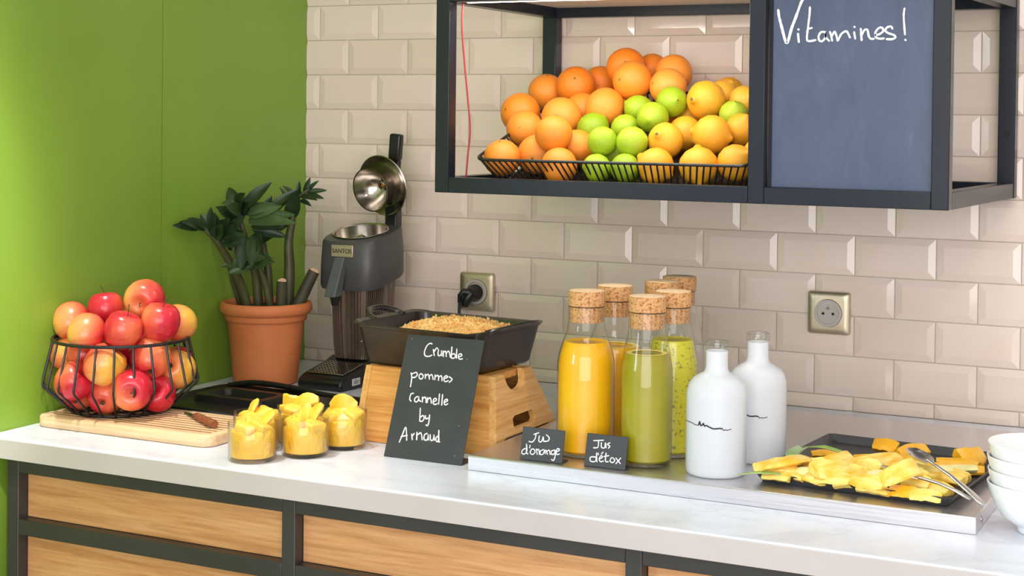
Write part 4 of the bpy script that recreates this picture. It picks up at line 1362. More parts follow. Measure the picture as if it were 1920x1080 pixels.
vs = []
for j in range(NY):
    for i in range(NX):
        u, v = -1 + 2 * i / (NX - 1), -1 + 2 * j / (NY - 1)
        vs.append(dx_(u * 0.122, v * 0.096, heap(u, v) + rcb.uniform(-0.0022, 0.0022)))
fs = [(j * NX + i, j * NX + i + 1, (j + 1) * NX + i + 1, (j + 1) * NX + i) for j in range(NY - 1) for i in range(NX - 1)]
mb.add(vs, fs)
ico = [(0, 0, -1), (0.85, 0, -0.1), (-0.3, 0.8, -0.2), (-0.4, -0.75, 0.05), (0.2, 0.3, 0.9)]
icf = [(0, 2, 1), (0, 3, 2), (0, 1, 3), (4, 1, 2), (4, 2, 3), (4, 3, 1)]
for k in range(2600):
    u, v = rcb.uniform(-0.98, 0.98), rcb.uniform(-0.98, 0.98)
    if u < -0.55 and rcb.random() < 0.8:
        continue
    s_ = rcb.uniform(0.0012, 0.0034) * (1.5 if rcb.random() < 0.12 else 1)
    rz, ry = rcb.uniform(0, 6.28), rcb.uniform(-1, 1)
    c = dx_(u * 0.120, v * 0.094, heap(u, v) + s_ * 0.5 + abs(rcb.gauss(0, 0.0015)))
    pv = []
    for p in ico:
        x, y, z = p[0] * cos(rz) - p[1] * sin(rz), p[0] * sin(rz) + p[1] * cos(rz), p[2] + p[0] * ry * 0.5
        pv.append((c[0] + x * s_, c[1] + y * s_, c[2] + z * s_))
    mb.add(pv, icf)
cr_ = mb.build('crumble_topping', M['crumb'], loc=(dcx, dcy, DZ + 0.01), smooth=False)
tag(cr_, 'golden crumble topping heaped in the dark baking dish', 'crumble', kind='stuff')

# ------------------------------------------------------------------ chalk signs
CRU = [[[491,1908],[443,1914],[396,1859],[377,1763],[407,1703],[478,1699],[526,1723]],[[534,1817],[574,1717]],[[554,1777],[586,1846],[612,1834]],[[631,1821],[638,1743],[670,1724],[697,1758],[687,1819],[715,1728]],[[722,1807],[746,1714]],[[732,1781],[756,1810],[782,1775],[798,1718]],[[788,1775],[813,1814],[847,1780],[875,1716]],[[867,1885],[892,1711]],[[886,1762],[936,1777],[967,1738],[939,1705],[893,1705]],[[964,1861],[989,1709]],[[1025,1732],[1077,1757],[1059,1786],[1021,1773],[1023,1722],[1055,1698],[1099,1707]],[[205,1396],[235,1316],[243,1172]],[[214,1376],[295,1414],[327,1375],[290,1331],[232,1326]],[[391,1402],[363,1368],[386,1319],[432,1323],[439,1375],[391,1402]],[[473,1398],[489,1328]],[[485,1368],[519,1402],[548,1374],[566,1324]],[[560,1375],[588,1404],[619,1370],[635,1326]],[[658,1404],[668,1323]],[[665,1369],[704,1402],[728,1369],[738,1318]],[[732,1369],[767,1399],[793,1364],[802,1320]],[[833,1357],[892,1383],[864,1407],[829,1377],[840,1327],[873,1310],[915,1330]],[[919,1395],[983,1356],[939,1303]],[[325,1067],[285,1057],[272,1011],[279,960],[308,936]],[[416,1024],[375,999],[370,948],[413,932],[439,975],[432,1025],[452,966],[491,949]],[[502,1021],[520,941]],[[514,992],[543,1025],[573,997],[590,938]],[[595,1020],[613,940]],[[611,991],[641,1024],[665,996],[689,937]],[[719,960],[769,995],[746,1023],[715,1000],[723,940],[761,923],[796,941]],[[804,1100],[823,935]],[[862,1095],[882,925]],[[918,968],[973,1004],[951,1028],[917,999],[922,953],[953,935],[987,955]],[[503,838],[538,629]],[[529,689],[581,724],[608,676],[583,633],[538,629]],[[620,728],[642,679],[685,694]],[[696,745],[707,645],[699,574],[663,581]],[[239,256],[269,380],[306,505],[368,299]],[[253,348],[362,379]],[[437,407],[468,320]],[[452,368],[480,421]],[[527,446],[547,328]],[[538,397],[590,443],[619,415],[648,338]],[[716,445],[675,421],[679,351],[728,337],[746,388],[736,437],[766,340]],[[776,431],[800,354],[840,348],[849,409],[843,438],[873,352]],[[925,427],[891,393],[908,345],[942,349],[917,516]],[[917,516],[953,350],[972,336]]]
JOR = [[[202,398],[282,431]],[[238,410],[228,335],[187,281],[131,283]],[[297,383],[296,308],[334,296],[357,339],[362,381],[379,309]],[[415,411],[465,375],[452,324],[379,309]],[[78,170],[34,140],[30,90],[78,87],[109,140],[93,238]],[[93,238],[106,115],[133,93]],[[156,228],[151,186]],[[190,173],[167,121],[208,92],[250,130],[227,174],[190,173]],[[267,181],[291,101]],[[276,166],[310,177],[327,105]],[[393,186],[340,156],[346,107],[391,120],[412,180],[427,124]],[[434,182],[465,119]],[[447,159],[485,187],[510,124]],[[576,197],[523,175],[538,127],[581,148],[585,198]],[[585,198],[595,108],[574,41],[540,53]],[[598,166],[658,205],[628,227],[605,183],[619,136],[664,149]]]
JDE = [[[122,391],[283,413]],[[203,399],[204,301],[134,285]],[[254,374],[262,307],[312,303],[319,378],[338,306]],[[393,386],[354,361],[396,335],[377,304]],[[183,150],[102,142],[109,83],[190,92],[192,211]],[[192,211],[214,80]],[[215,213],[224,190]],[[251,128],[296,162],[268,180],[245,127],[272,92],[319,106]],[[274,207],[294,236]],[[347,227],[351,109],[400,105]],[[321,174],[396,194]],[[441,169],[425,117],[472,98],[499,140],[457,173]],[[515,171],[595,97]],[[592,179],[525,89]]]


def sign(name, label, x0, x1, yb, yt, z0, z1, foot, strokes, p0, sw, dust=()):
    t = thing(name, label, 'sign', ((x0 + x1) / 2, yb, z0), 'bent black chalk signs')
    th = 0.0022
    MB().hexa([(x0, yb, z0), (x1, yb, z0), (x1, yb + th, z0), (x0, yb + th, z0)], [(x0, yt, z1), (x1, yt, z1), (x1, yt + th, z1), (x0, yt + th, z1)]).build('board', M['slate'], t, bevel=0.0004)
    MB().span((x0, yb + 0.0005, z0), (x1, yb + foot, z0 + 0.0022)).build('foot', M['slate'], t, bevel=0.0004)
    ez = Vector((0, yt - yb, z1 - z0))
    script(strokes, p0, (1, 0, 0), ez, sw, 0.0004).build('chalk_lettering', M['chalk'], t, smooth=False)
    if dust:
        mb = MB()
        ezn = ez.normalized()
        nv = Vector((1, 0, 0)).cross(ezn)
        for u, v in dust:
            c = Vector((x0, yb, z0)) + Vector((1, 0, 0)) * u + ezn * v + nv * 0.0004
            e_ = 0.0007
            mb.add([c - Vector((e_, 0, 0)), c - ezn * e_ * 0.7, c + Vector((e_ * 1.2, 0, 0)), c + ezn * e_ * 0.7], [(0, 1, 2, 3)])
        mb.build('chalk_specks', M['chalk'], t, smooth=False)
    return t


sign('chalk_sign', 'tall black chalk sign for the apple crumble, leaning back before the bamboo stand', 0.678, 0.8215, -0.774, -0.700, CT + 0.0006, 1.0895, 0.042, CRU, (0.678, -0.774, CT), 0.0021,
     ((0.010, 0.196), (0.126, 0.062), (0.128, 0.014), (0.119, 0.170)))
TZ = CT + 0.0235
sign('chalk_sign', 'small black chalk sign for orange juice on the steel plate', 0.9266, 0.9985, -0.779, -0.769, TZ + 0.0005, TZ + 0.049, 0.022, JOR, (0.9266, -0.779, TZ), 0.0017)
sign('chalk_sign', 'small black chalk sign for detox juice on the steel plate', 1.0325, 1.1000, -0.773, -0.761, TZ + 0.0005, TZ + 0.048, 0.022, JDE, (1.032, -0.773, TZ), 0.0017)

# ------------------------------------------------------------------ brushed steel plate
sp = thing('steel_plate', 'long brushed steel serving plate under the bottles and pineapple tray', 'serving plate', (1.235, -0.49, CT))
PX0, PX1, PY0, PY1 = 0.8455, 1.618, -0.793, -0.172
top = [(PX0 - 0.002, PY0), (PX1, PY0 - 0.006), (PX1 - 0.03 + 0.03, PY1), (PX0, PY1)]
MB().hexa([(x, y, CT + 0.020) for x, y in top], [(x, y, TZ) for x, y in top]).build('plate_top', M['steel'], sp, bevel=0.0018, bseg=3)
MB().hexa([(x, y, CT + 0.0006) for x, y in ((PX0 - 0.002, PY0 + 0.0004), (PX1 - 0.0005, PY0 - 0.0056), (PX1 - 0.0005, PY0 - 0.0035), (PX0 - 0.002, PY0 + 0.0025))],
          [(x, y, CT + 0.0215) for x, y in ((PX0 - 0.002, PY0 + 0.0004), (PX1 - 0.0005, PY0 - 0.0056), (PX1 - 0.0005, PY0 - 0.0035), (PX0 - 0.002, PY0 + 0.0025))]).build('front_lip', M['steel'], sp)
MB().span((PX1 - 0.0035, PY0 - 0.003, CT + 0.0006), (PX1 - 0.0006, PY1, CT + 0.0215)).build('side_lip', M['steel'], sp)
MB().span((PX0 + 0.0006, PY0 + 0.003, CT + 0.0006), (PX0 + 0.003, PY1, CT + 0.0215)).build('side_lip', M['steel'], sp)
MB().span((PX0 + 0.003, PY1 - 0.003, CT + 0.0006), (PX1 - 0.004, PY1 - 0.001, CT + 0.0215)).build('back_lip', M['steel'], sp)
MB().lathe([(0.0048, 0), (0.0048, 0.0008), (0.003, 0.0016), (0, 0.0018)], (PX1 - 0.0007, -0.752, CT + 0.011), 16, (1, 0, 0)).build('rivet', M['chrome'], sp)

# ------------------------------------------------------------------ corked carafes
CAR = 'corked glass carafes on the steel plate'
def gprof(R_):
    return [(0, 0.0008), (R_ - 0.007, 0.0006), (R_ - 0.002, 0.003), (R_, 0.010), (R_, 0.143), (R_ - 0.0010, 0.152), (R_ - 0.0036, 0.163), (R_ * 0.55 + 0.0135, 0.174), (R_ * 0.2 + 0.0255, 0.185), (0.0308, 0.194), (0.0292, 0.205), (0.0285, 0.2335)]


def prof_upto(GP, level, inset):
    out = [(0, 0.0052), (GP[1][0] - 0.001, 0.0052)]
    for (r, h), (r2, h2) in zip(GP[2:], GP[3:]):
        if h < 0.006:
            continue
        if h <= level:
            out.append((r - inset, h))
        if h < level < h2:
            t = (level - h) / (h2 - h)
            out.append((r + (r2 - r) * t - inset, level))
    rr = out[-1][0]
    out += [(rr - 0.0015, level + 0.0006), (rr - 0.004, level - 0.0005), (0, level - 0.0008)]
    return out


def carafe(x, y, label, R_, liquid=None, level=0.18, froth=False):
    GP = gprof(R_)
    t = thing('carafe', label, 'carafe', (x, y, TZ), CAR)
    g = MB().lathe(GP, (x, y, TZ), 40).build('glass', M['glass'], t, ang=60)
    MB().tube([(x + 0.0285 * cos(2 * pi * k / 32), y + 0.0285 * sin(2 * pi * k / 32), TZ + 0.2335) for k in range(32)], 0.0011, 6, closed=True).build('lip', M['glass'], g)
    if liquid:
        j = MB().lathe(prof_upto(GP, level, 0.0022), (x, y, TZ), 40).build('juice', M[liquid], t, ang=50)
        if froth:
            f = prof_upto(GP, level, 0.0022)[-3][0]
            MB().lathe([(f - 0.0005, level + 0.0006), (f - 0.004, level + 0.0016), (f - 0.009, level + 0.0004)], (x, y, TZ), 32).build('froth', M['froth'], j)
    c = MB().lathe([(0, 0.2085), (0.0255, 0.2085), (0.0268, 0.2100), (0.0272, 0.2325), (0, 0.2325)], (x, y, TZ), 32).build('cork', M['cork'], t, ang=40)
    MB().lathe([(0, 0.2340), (0.0278, 0.2340), (0.0288, 0.2350), (0.0290, 0.2565), (0.0282, 0.2577), (0, 0.2577)], (x, y, TZ), 32).build('cork_head', M['cork'], c, ang=40)
    MB().lathe([(0, 0.2578), (0.0278, 0.2578), (0.0274, 0.2581), (0, 0.2582)], (x, y, TZ), 32).build('cork_top_lit', M['cork_top_lit'], c)  # added pale disc, light falling on the cork painted as colour
    return t


carafe(0.9990, -0.6930, 'corked carafe of orange juice standing in front, behind its small sign', 0.0455, 'oj', 0.178)
carafe(1.0080, -0.6000, 'corked carafe of orange juice behind the front orange one, less full', 0.0455, 'oj', 0.160, True)
carafe(1.1090, -0.7120, 'corked carafe of cloudy green juice standing in front', 0.0400, 'green_juice', 0.170, True)
carafe(1.1190, -0.6280, 'corked carafe of yellow green juice with dark herb flecks, behind the green one', 0.0410, 'herb_juice', 0.182)
carafe(1.0500, -0.4960, 'empty corked carafe in the shade behind the juice, left of two', 0.0430)
carafe(1.0480, -0.4080, 'empty corked carafe furthest back near the tiled wall, right of two', 0.0430)

# ------------------------------------------------------------------ frosted bottles
FP = [(0, 0.0008), (0.0405, 0.0006), (0.0440, 0.003), (0.0452, 0.009), (0.0452, 0.1165), (0.0445, 0.1245), (0.0415, 0.1345), (0.0355, 0.1425), (0.0265, 0.1485), (0.0195, 0.1520), (0.0170, 0.1560), (0.0164, 0.1620), (0.0162, 0.1840)]
SKY = [(90, 635), (112, 631), (130, 632), (150, 640), (170, 640), (174, 628), (178, 613), (182, 628), (185, 640), (196, 634), (202, 622), (208, 640), (222, 634), (235, 642), (248, 646), (260, 652), (285, 651), (300, 648), (320, 650), (325, 661), (338, 657), (350, 661), (362, 657), (375, 655)]


def frosted_bottle(x, y, label, turn):
    t = thing('frosted_bottle', label, 'bottle', (x, y, TZ), 'frosted glass bottles on the steel plate')
    MB().lathe(FP, (x, y, TZ), 44).build('bottle_body', M['frost'], t, ang=60)
    MB().lathe([(0.0162, 0.1842), (0.0165, 0.1855), (0.0186, 0.1866), (0.0190, 0.1905), (0.0172, 0.1922), (0.0172, 0.1938), (0.0188, 0.1950), (0.0186, 0.1975), (0.0165, 0.1985), (0.0140, 0.1978), (0.0134, 0.186)], (x, y, TZ), 32).build('clear_lip', M['glass'], t)
    MB().lathe([(0, 0.004), (0.040, 0.004), (0.0425, 0.010), (0.0425, 0.1128), (0.041, 0.1136), (0, 0.1132)], (x, y, TZ), 40).build('water', M['water'], t, ang=50)
    tw = Vector((1.982 - x, -2.9308 - y, 0)).normalized()
    rg = Vector((-tw.y, tw.x, 0))
    mb = MB()
    pts = []
    for px, py in SKY:
        dx = (px / 3.375 + 1260 - 1343) / 1254 / 0.0458
        th = math.asin(max(-0.999, min(0.999, dx))) + turn
        h = 0.078 + (790 - (py / 3.375 + 600)) / 1254
        pts.append(Vector((x, y, TZ + h)) + (rg * sin(th) + tw * cos(th)) * 0.0456)
    for i in range(len(pts) - 1):
        wd_ = 0.0017 if 4 <= i < 18 else 0.0009
        mb.tube([pts[i], pts[i].lerp(pts[i + 1], 0.5) + (pts[i].lerp(pts[i + 1], 0.5) - Vector((x, y, pts[i].z))).normalized() * 0.0001, pts[i + 1]], wd_ * 0.6, 5)
    mb.build('skyline_print', M['ink'], t)
    return t


frosted_bottle(1.2248, -0.7212, 'open frosted glass water bottle standing in front, black line drawing round it', 0.0)
frosted_bottle(1.2500, -0.6000, 'open frosted glass water bottle half hidden behind the other, nearer the wall', -0.16)

# ------------------------------------------------------------------ tumblers of mango
CHUNK = []
rm = random.Random(21)
for v in range(5):
    mb = MB().ball((0, 0, 0), 1.0, 12, 8)
    ex = rm.uniform(0.36, 0.5)
    ph = [rm.uniform(0, 6) for _ in range(3)]
    vs = []
    for p in mb.v:
        q_ = [math.copysign(abs(c) ** ex, c) for c in p]
        f = 1 + 0.12 * sin(3 * q_[0] + ph[0]) + 0.10 * sin(4 * q_[1] + ph[1])
        vs.append((q_[0] * f, q_[1] * f * (0.8 + 0.2 * q_[2]), q_[2] * (1 + 0.1 * sin(3 * q_[0] + ph[2]))))
    CHUNK.append(MB().add(vs, mb.f).mesh('mango_chunk', M['mango'], ang=50))


def wedge_mesh(name, mt, L, wd_, ht, bend, lift=0.0, n=9, rnd=0.0):
    """a curved fruit slice along X with cut faces: thick outer side, thin inner edge, bent sideways and arched"""
    rings = []
    rr = random.Random(int(L * 1e5) + int(wd_ * 1e5))
    for i in range(n):
        u = -1 + 2 * i / (n - 1)
        e_ = 1 - 0.22 * abs(u) ** 3 - rnd * abs(u) ** 4 * 0.5
        cx, cy, cz = u * L / 2, bend * (1 - u * u), lift * (1 - u * u)
        sec = [(-0.5, -0.34), (-0.2, -0.48), (0.42, -0.5), (0.5, -0.3), (0.5, 0.36), (0.36, 0.5), (-0.1, 0.22), (-0.46, -0.06)]
        j_ = lambda: rr.uniform(-0.05, 0.05)
        rings.append([(cx + (0.12 * ht if i == n - 1 else -0.12 * ht if i == 0 else 0) * b, cy + (a + j_()) * wd_ * e_, cz + (b + j_()) * ht * e_) for a, b in sec])
    return MB().loft(rings).mesh(name, mt, ang=38)


SLICE = [wedge_mesh('mango_slice', M['mango'], 0.048, 0.024, 0.017, 0.005, 0.006, 7, 0.6), wedge_mesh('mango_slice', M['mango'], 0.036, 0.026, 0.016, -0.004, 0.003, 7, 0.3), wedge_mesh('mango_slice', M['mango'], 0.040, 0.019, 0.013, 0.002, 0.004, 7, 1.0)]


def tumbler(x, y, label, where, tops):
    t = thing('tumbler', label, 'glass', (x, y, CT + 0.0006), 'tumblers of mango on the counter')
    z = CT + 0.0006
    MB().lathe([(0, 0), (0.0355, 0), (0.0378, 0.0015), (0.0388, 0.005), (0.0392, 0.0600), (0.0388, 0.0610), (0.0376, 0.0600), (0.0374, 0.0075), (0.0355, 0.0058), (0, 0.0054)], (x, y, z), 44).build('glass', M['glass'], t, ang=50)
    grp = 'mango pieces in the tumblers'
    mb = MB()
    rings = []
    n_ = 30
    for rr_, zz_ in ((0.0352, 0.0066), (0.0368, 0.009), (0.0368, 0.043), (0.0345, 0.0475), (0.026, 0.0495), (0.015, 0.0500)):
        rings.append([(x + rr_ * cos(2 * pi * i / n_) * (1 + rm.uniform(-0.006, 0)), y + rr_ * sin(2 * pi * i / n_) * (1 + rm.uniform(-0.006, 0)), z + zz_ + (0.0028 * sin(3 * 2 * pi * i / n_ + x * 90) + rm.uniform(-0.0015, 0.0015) if zz_ > 0.04 else 0)) for i in range(n_)])
    o = mb.loft(rings).build('mango_pulp', M['pulp'], loc=(x, y, z + 0.02))
    tag(o, 'soft mango pulp filling the ' + where, 'mango', kind='stuff')
    for j in range(4):
        a = math.atan2(-2.9308 - y, 1.982 - x) + pi / 4 + j * pi / 2 + rm.uniform(-0.25, 0.25)
        o = bpy.data.objects.new('mango_chunk', CHUNK[(j + int(x * 100)) % 5])
        COL.objects.link(o)
        o.location = (x + 0.0185 * cos(a), y + 0.0185 * sin(a), z + 0.0500 + rm.uniform(-0.003, 0.003))
        o.rotation_euler = (rm.uniform(-0.4, 0.4), rm.uniform(-0.4, 0.4), a)
        sz = 0.0158
        o.scale = (sz * rm.uniform(0.9, 1.08), sz * rm.uniform(0.9, 1.05), sz * rm.uniform(0.6, 0.8))
        dv = Vector((1.982 - x, -2.9308 - y, 0)).normalized()
        fr_, ri_ = cos(a) * dv.x + sin(a) * dv.y, -cos(a) * dv.y + sin(a) * dv.x
        where_ = ('front' if fr_ > 0 else 'back') + ' ' + ('right' if ri_ > 0 else 'left')
        tag(o, 'mango chunk at the %s of the fruit in the %s' % (where_, where), 'mango piece', grp)
    for m_i, dx, dy, dz, rx, ry, rz, lab in tops:
        o = bpy.data.objects.new('mango_slice', SLICE[m_i])
        COL.objects.link(o)
        o.location = (x + dx, y + dy, z + dz)
        o.rotation_euler = (R(rx), R(ry), R(rz))
        tag(o, lab, 'mango piece', grp)
    return t


tumbler(0.5065, -0.8960, 'front left tumbler of mango, nearest the counter edge', 'front left tumbler', (
    (1, 0.004, 0.004, 0.056, 30, 20, 60, 'mango slice lying across the top of the front left tumbler'),
    (2, 0.020, 0.012, 0.060, 20, -50, 10, 'mango slice tilted up at the right of the front left tumbler')))
tumbler(0.5600, -0.8255, 'front tumbler of mango second from the left, before the back row', 'front middle tumbler', (
    (0, 0.016, 0.008, 0.060, 10, -66, 20, 'mango slice standing up above the front middle tumbler'),
    (2, -0.004, 0.010, 0.060, 0, -72, 80, 'narrow mango slice poking up left of the standing one'),
    (1, -0.014, -0.006, 0.053, 20, 10, 130, 'mango slice flat on the front middle tumbler')))
tumbler(0.4640, -0.8250, 'tumbler of mango at the back left beside the cutting board', 'back left tumbler', (
    (2, -0.006, 0.0, 0.062, 0, -70, 30, 'pointed mango slice sticking up from the back left tumbler'),
    (1, 0.014, 0.006, 0.056, 10, 10, 20, 'mango slice lying on the back left tumbler')))
tumbler(0.4945, -0.7460, 'tumbler of mango in the middle of the back row, mostly hidden', 'back middle tumbler', (
    (1, -0.016, 0.004, 0.066, 70, 8, 10, 'blunt mango piece standing up left on the back middle tumbler'),
    (0, 0.016, -0.004, 0.064, 30, -24, 14, 'long mango slice slanting up right on the back middle tumbler')))
tumbler(0.5810, -0.7440, 'tumbler of mango at the right against the bamboo stand', 'right tumbler', (
    (0, -0.002, 0.004, 0.067, 60, -4, 12, 'large mango slice arching over the right tumbler'),
    (0, 0.006, -0.016, 0.048, 20, -10, 14, 'mango slice seen through the glass of the right tumbler'),))

# ------------------------------------------------------------------ pineapple tray
pt = thing('serving_tray', 'black rectangular tray of pineapple pieces on the steel plate', 'tray', (1.448, -0.592, TZ))
tz = R(-4.5)
pr_ = lambda hx_, hy_, rd, z: rrect(1.448, -0.592, hx_, hy_, rd, TZ + z, 6, tz)
MB().loft([pr_(0.136, 0.156, 0.008, 0.0005), pr_(0.143, 0.163, 0.010, 0.010), pr_(0.147, 0.167, 0.011, 0.0145), pr_(0.1455, 0.1655, 0.010, 0.0152), pr_(0.139, 0.159, 0.009, 0.0080), pr_(0.135, 0.155, 0.008, 0.0035)]).build('tray_body', M['slate'], pt, ang=45)
FLZ = TZ + 0.0036

PINE = [
    (1.3103, -0.7668, 1.3449, -0.6555, 0.0139, 1, 0, 0.006, 'pine', 'long pineapple slice at the left end, rising to the right'),
    (1.3113, -0.7588, 1.3472, -0.7599, 0.0107, 0, 0, -0.003, 'pine', 'short pineapple piece in the front left corner of the tray'),
    (1.3569, -0.6895, 1.3999, -0.6246, 0.0142, 1, 0, 0.004, 'pine', 'straight pineapple spear with a cut end, left of the middle'),
    (1.4152, -0.6689, 1.4636, -0.5888, 0.0141, 0, 0, 0.004, 'pine', 'pale pineapple spear in the middle of the tray'),
    (1.3398, -0.6003, 1.3800, -0.5851, 0.0115, 0, 0, 0, 'pine_deep', 'deep yellow pineapple piece under the pale green leaf'),
    (1.3997, -0.5653, 1.4996, -0.5519, 0.0147, 0, 0, -0.006, 'pine_deep', 'long deep yellow pineapple slab at the back of the tray'),
    (1.4136, -0.5134, 1.4465, -0.5126, 0.0183, 0, 0, 0.002, 'pine_deep', 'blocky deep yellow piece behind the long slab'),
    (1.4590, -0.5319, 1.4843, -0.4735, 0.0115, 0, 0, 0, 'pine_deep', 'narrow deep yellow piece rising at the right of the long slab'),
    (1.5143, -0.5851, 1.5838, -0.5624, 0.0095, 0, 0, -0.004, 'pine_deep', 'thin pineapple strip lying in the back right part of the tray'),
    (1.5204, -0.5569, 1.5742, -0.5515, 0.0112, 0, 0, 0.002, 'pine_deep', 'pineapple strip on the back right pile'),
    (1.5461, -0.5286, 1.5690, -0.4823, 0.0161, 1, 0, 0.003, 'pine_deep', 'orange yellow wedge on top of the back right pile, beside the bowls'),
    (1.4485, -0.7086, 1.4788, -0.6212, 0.0123, 0, 0, 0.003, 'pine', 'slice between the middle spear and the arched slice'),
    (1.3887, -0.7609, 1.4231, -0.7152, 0.0198, 1, 0, 0.007, 'pine', 'broad rounded pineapple slice near the front edge'),
    (1.4332, -0.7547, 1.4639, -0.6924, 0.0151, 0, 0, 0.004, 'pine', 'thick slice right of the broad rounded one'),
    (1.4858, -0.7695, 1.5168, -0.7081, 0.0148, 1, 1, 0.012, 'pine', 'arched C-shaped pineapple slice at the front of the tray'),
    (1.4495, -0.7591, 1.4914, -0.7640, 0.0104, 0, 0, -0.005, 'pine', 'small piece under the arched slice by the front rim'),
    (1.3504, -0.7334, 1.3869, -0.7244, 0.0123, 0, 0, 0, 'pine_pale', 'whitish piece between the front left corner and the broad slice'),
    (1.4850, -0.6495, 1.5403, -0.6950, 0.0156, 1, 0, 0.005, 'pine', 'slice under the spoon, slanting to the right'),
    (1.5369, -0.7152, 1.5693, -0.7401, 0.0135, 0, 0, -0.001, 'pine', 'piece between the fork and spoon handles'),
    (1.5250, -0.7667, 1.5629, -0.7638, 0.0103, 0, 0, -0.005, 'pine', 'thin piece in the front right corner of the tray'),
    (1.5420, -0.6685, 1.5769, -0.6833, 0.0168, 0, 0, 0.0, 'pine', 'chunky piece with an orange cut end at the right edge'),
    (1.5166, -0.6328, 1.5806, -0.6052, 0.0120, 0, 0, 0.004, 'pine_pale', 'white pineapple core stick at the right behind the spoon'),
    (1.4944, -0.7568, 1.5321, -0.7593, 0.0103, 0, 0, -0.004, 'pine_deep', 'small deep yellow piece right of the arched slice'),
    (1.4134, -0.7518, 1.4505, -0.7492, 0.0105, 0, 0, -0.004, 'pine', 'piece by the front rim below the broad slice'),
    (1.5459, -0.6176, 1.5757, -0.6376, 0.0125, 0, 0, -0.003, 'pine', 'piece at the right rim in front of the core stick'),
    (1.3264, -0.7350, 1.3652, -0.7481, 0.0091, 0, 0, -0.002, 'pine', 'flat strip at the front left under the whitish piece'),
    (1.4050, -0.6100, 1.4400, -0.6400, 0.0140, 0, 0, -0.003, 'pine', 'piece lying between the long slab and the middle spear'),
    (1.4700, -0.5900, 1.5100, -0.6200, 0.0130, 1, 0, -0.001, 'pine', 'bent piece behind the spoon head'),
    (1.4000, -0.7080, 1.4400, -0.7200, 0.0150, 0, 0, 0.004, 'pine', 'slice lying crosswise behind the broad rounded one'),
    (1.4560, -0.7300, 1.4960, -0.7420, 0.0150, 0, 0, 0.004, 'pine_pale', 'pale piece inside the curve of the arched slice'),
    (1.3700, -0.7440, 1.3960, -0.7580, 0.0140, 0, 0, -0.002, 'pine', 'stubby piece left of the broad rounded slice by the rim'),
    (1.5050, -0.7250, 1.5400, -0.7300, 0.0150, 0, 0, 0.002, 'pine', 'piece right of the arched slice under the fork'),
    (1.5000, -0.6900, 1.5300, -0.7100, 0.0150, 0, 0, 0.006, 'pine', 'piece resting on others left of the spoon neck'),
    (1.3500, -0.6900, 1.3900, -0.7000, 0.0140, 0, 0, 0.003, 'pine', 'slice right of the long left slice'),
    (1.3180, -0.7420, 1.3500, -0.7300, 0.0130, 0, 0, 0.003, 'pine', 'piece at the left rim in front of the first long slice'),
    (1.3900, -0.7600, 1.4360, -0.7640, 0.0140, 0, 0, 0.002, 'pine', 'slice along the front rim left of the middle'),
    (1.4400, -0.7560, 1.4860, -0.7680, 0.0140, 1, 0, 0.006, 'pine', 'slice along the front rim right of the middle'),
    (1.4300, -0.6900, 1.4640, -0.7100, 0.0150, 1, 0, 0.008, 'pine', 'bent slice on top in the centre of the heap'),
    (1.3800, -0.6600, 1.4200, -0.6700, 0.0140, 0, 0, 0.001, 'pine', 'slice behind the straight spear, left of the middle'),
]
for i, (x0, y0, x1, y1, w_, bend, arch, dz, mk, lab) in enumerate(PINE):
    L = math.hypot(x1 - x0, y1 - y0) * 1.12
    wd_ = w_ * 1.75
    ht = max(0.014, w_ * 1.2)
    me = wedge_mesh('pineapple_piece', M[mk], L, wd_, ht, (0.16 if bend else 0.05) * L * (1 if i % 2 else -1), 0.022 if arch else 0.002)
    o = bpy.data.objects.new('pineapple_piece', me)
    COL.objects.link(o)
    zc = FLZ + ht / 2 + 0.006 + dz * 1.0
    o.location = ((x0 + x1) / 2, (y0 + y1) / 2, max(zc, FLZ + ht * 0.5))
    o.rotation_euler = (R(rm.uniform(-24, 24)), R(rm.uniform(-5, 5)), math.atan2(y1 - y0, x1 - x0))
    tag(o, lab, 'pineapple piece', 'pineapple pieces on the black tray')


def blade_leaf(label, a, b, hw, mt, sag):
    a, b = Vector(a), Vector(b)
    ax = (b - a).normalized()
    sd = Vector((-ax.y, ax.x, 0)).normalized()
    vs, n = [], 9
    for j in range(n):
        u = j / (n - 1)
        pw = hw * (1 - (1 - u) ** 2.2 if u < 0.5 else 1.0 * (0.78 + 0.22 * sin(pi * u))) * min(1, u * 2.2 + 0.05)
        c = a.lerp(b, u) + Vector((0, 0, sag * sin(pi * u)))
        vs += [c - sd * pw + Vector((0, 0, pw * 0.35)), c, c + sd * pw + Vector((0, 0, pw * 0.35))]
    m_ = len(vs)
    vs += [v - Vector((0, 0, 0.0012)) for v in vs]
    fs = []
    for j in range(n - 1):
        for k in range(2):
            p = j * 3 + k
            fs += [(p, p + 1, p + 4, p + 3), (m_ + p + 3, m_ + p + 4, m_ + p + 1, m_ + p)]
        for p, q_ in ((j * 3, j * 3 + 3), (j * 3 + 2, j * 3 + 5)):
            fs.append((p, q_, m_ + q_, m_ + p))
    fs.append(((n - 1) * 3, (n - 1) * 3 + 1, m_ + (n - 1) * 3 + 1, m_ + (n - 1) * 3))
    fs.append(((n - 1) * 3 + 1, (n - 1) * 3 + 2, m_ + (n - 1) * 3 + 2, m_ + (n - 1) * 3 + 1))
    o = MB().add(vs, fs).build('pineapple_leaf', M[mt], loc=tuple(a.lerp(b, 0.5)), ang=70)
    tag(o, label, 'leaf', 'pineapple leaf tips on the tray')
    return o


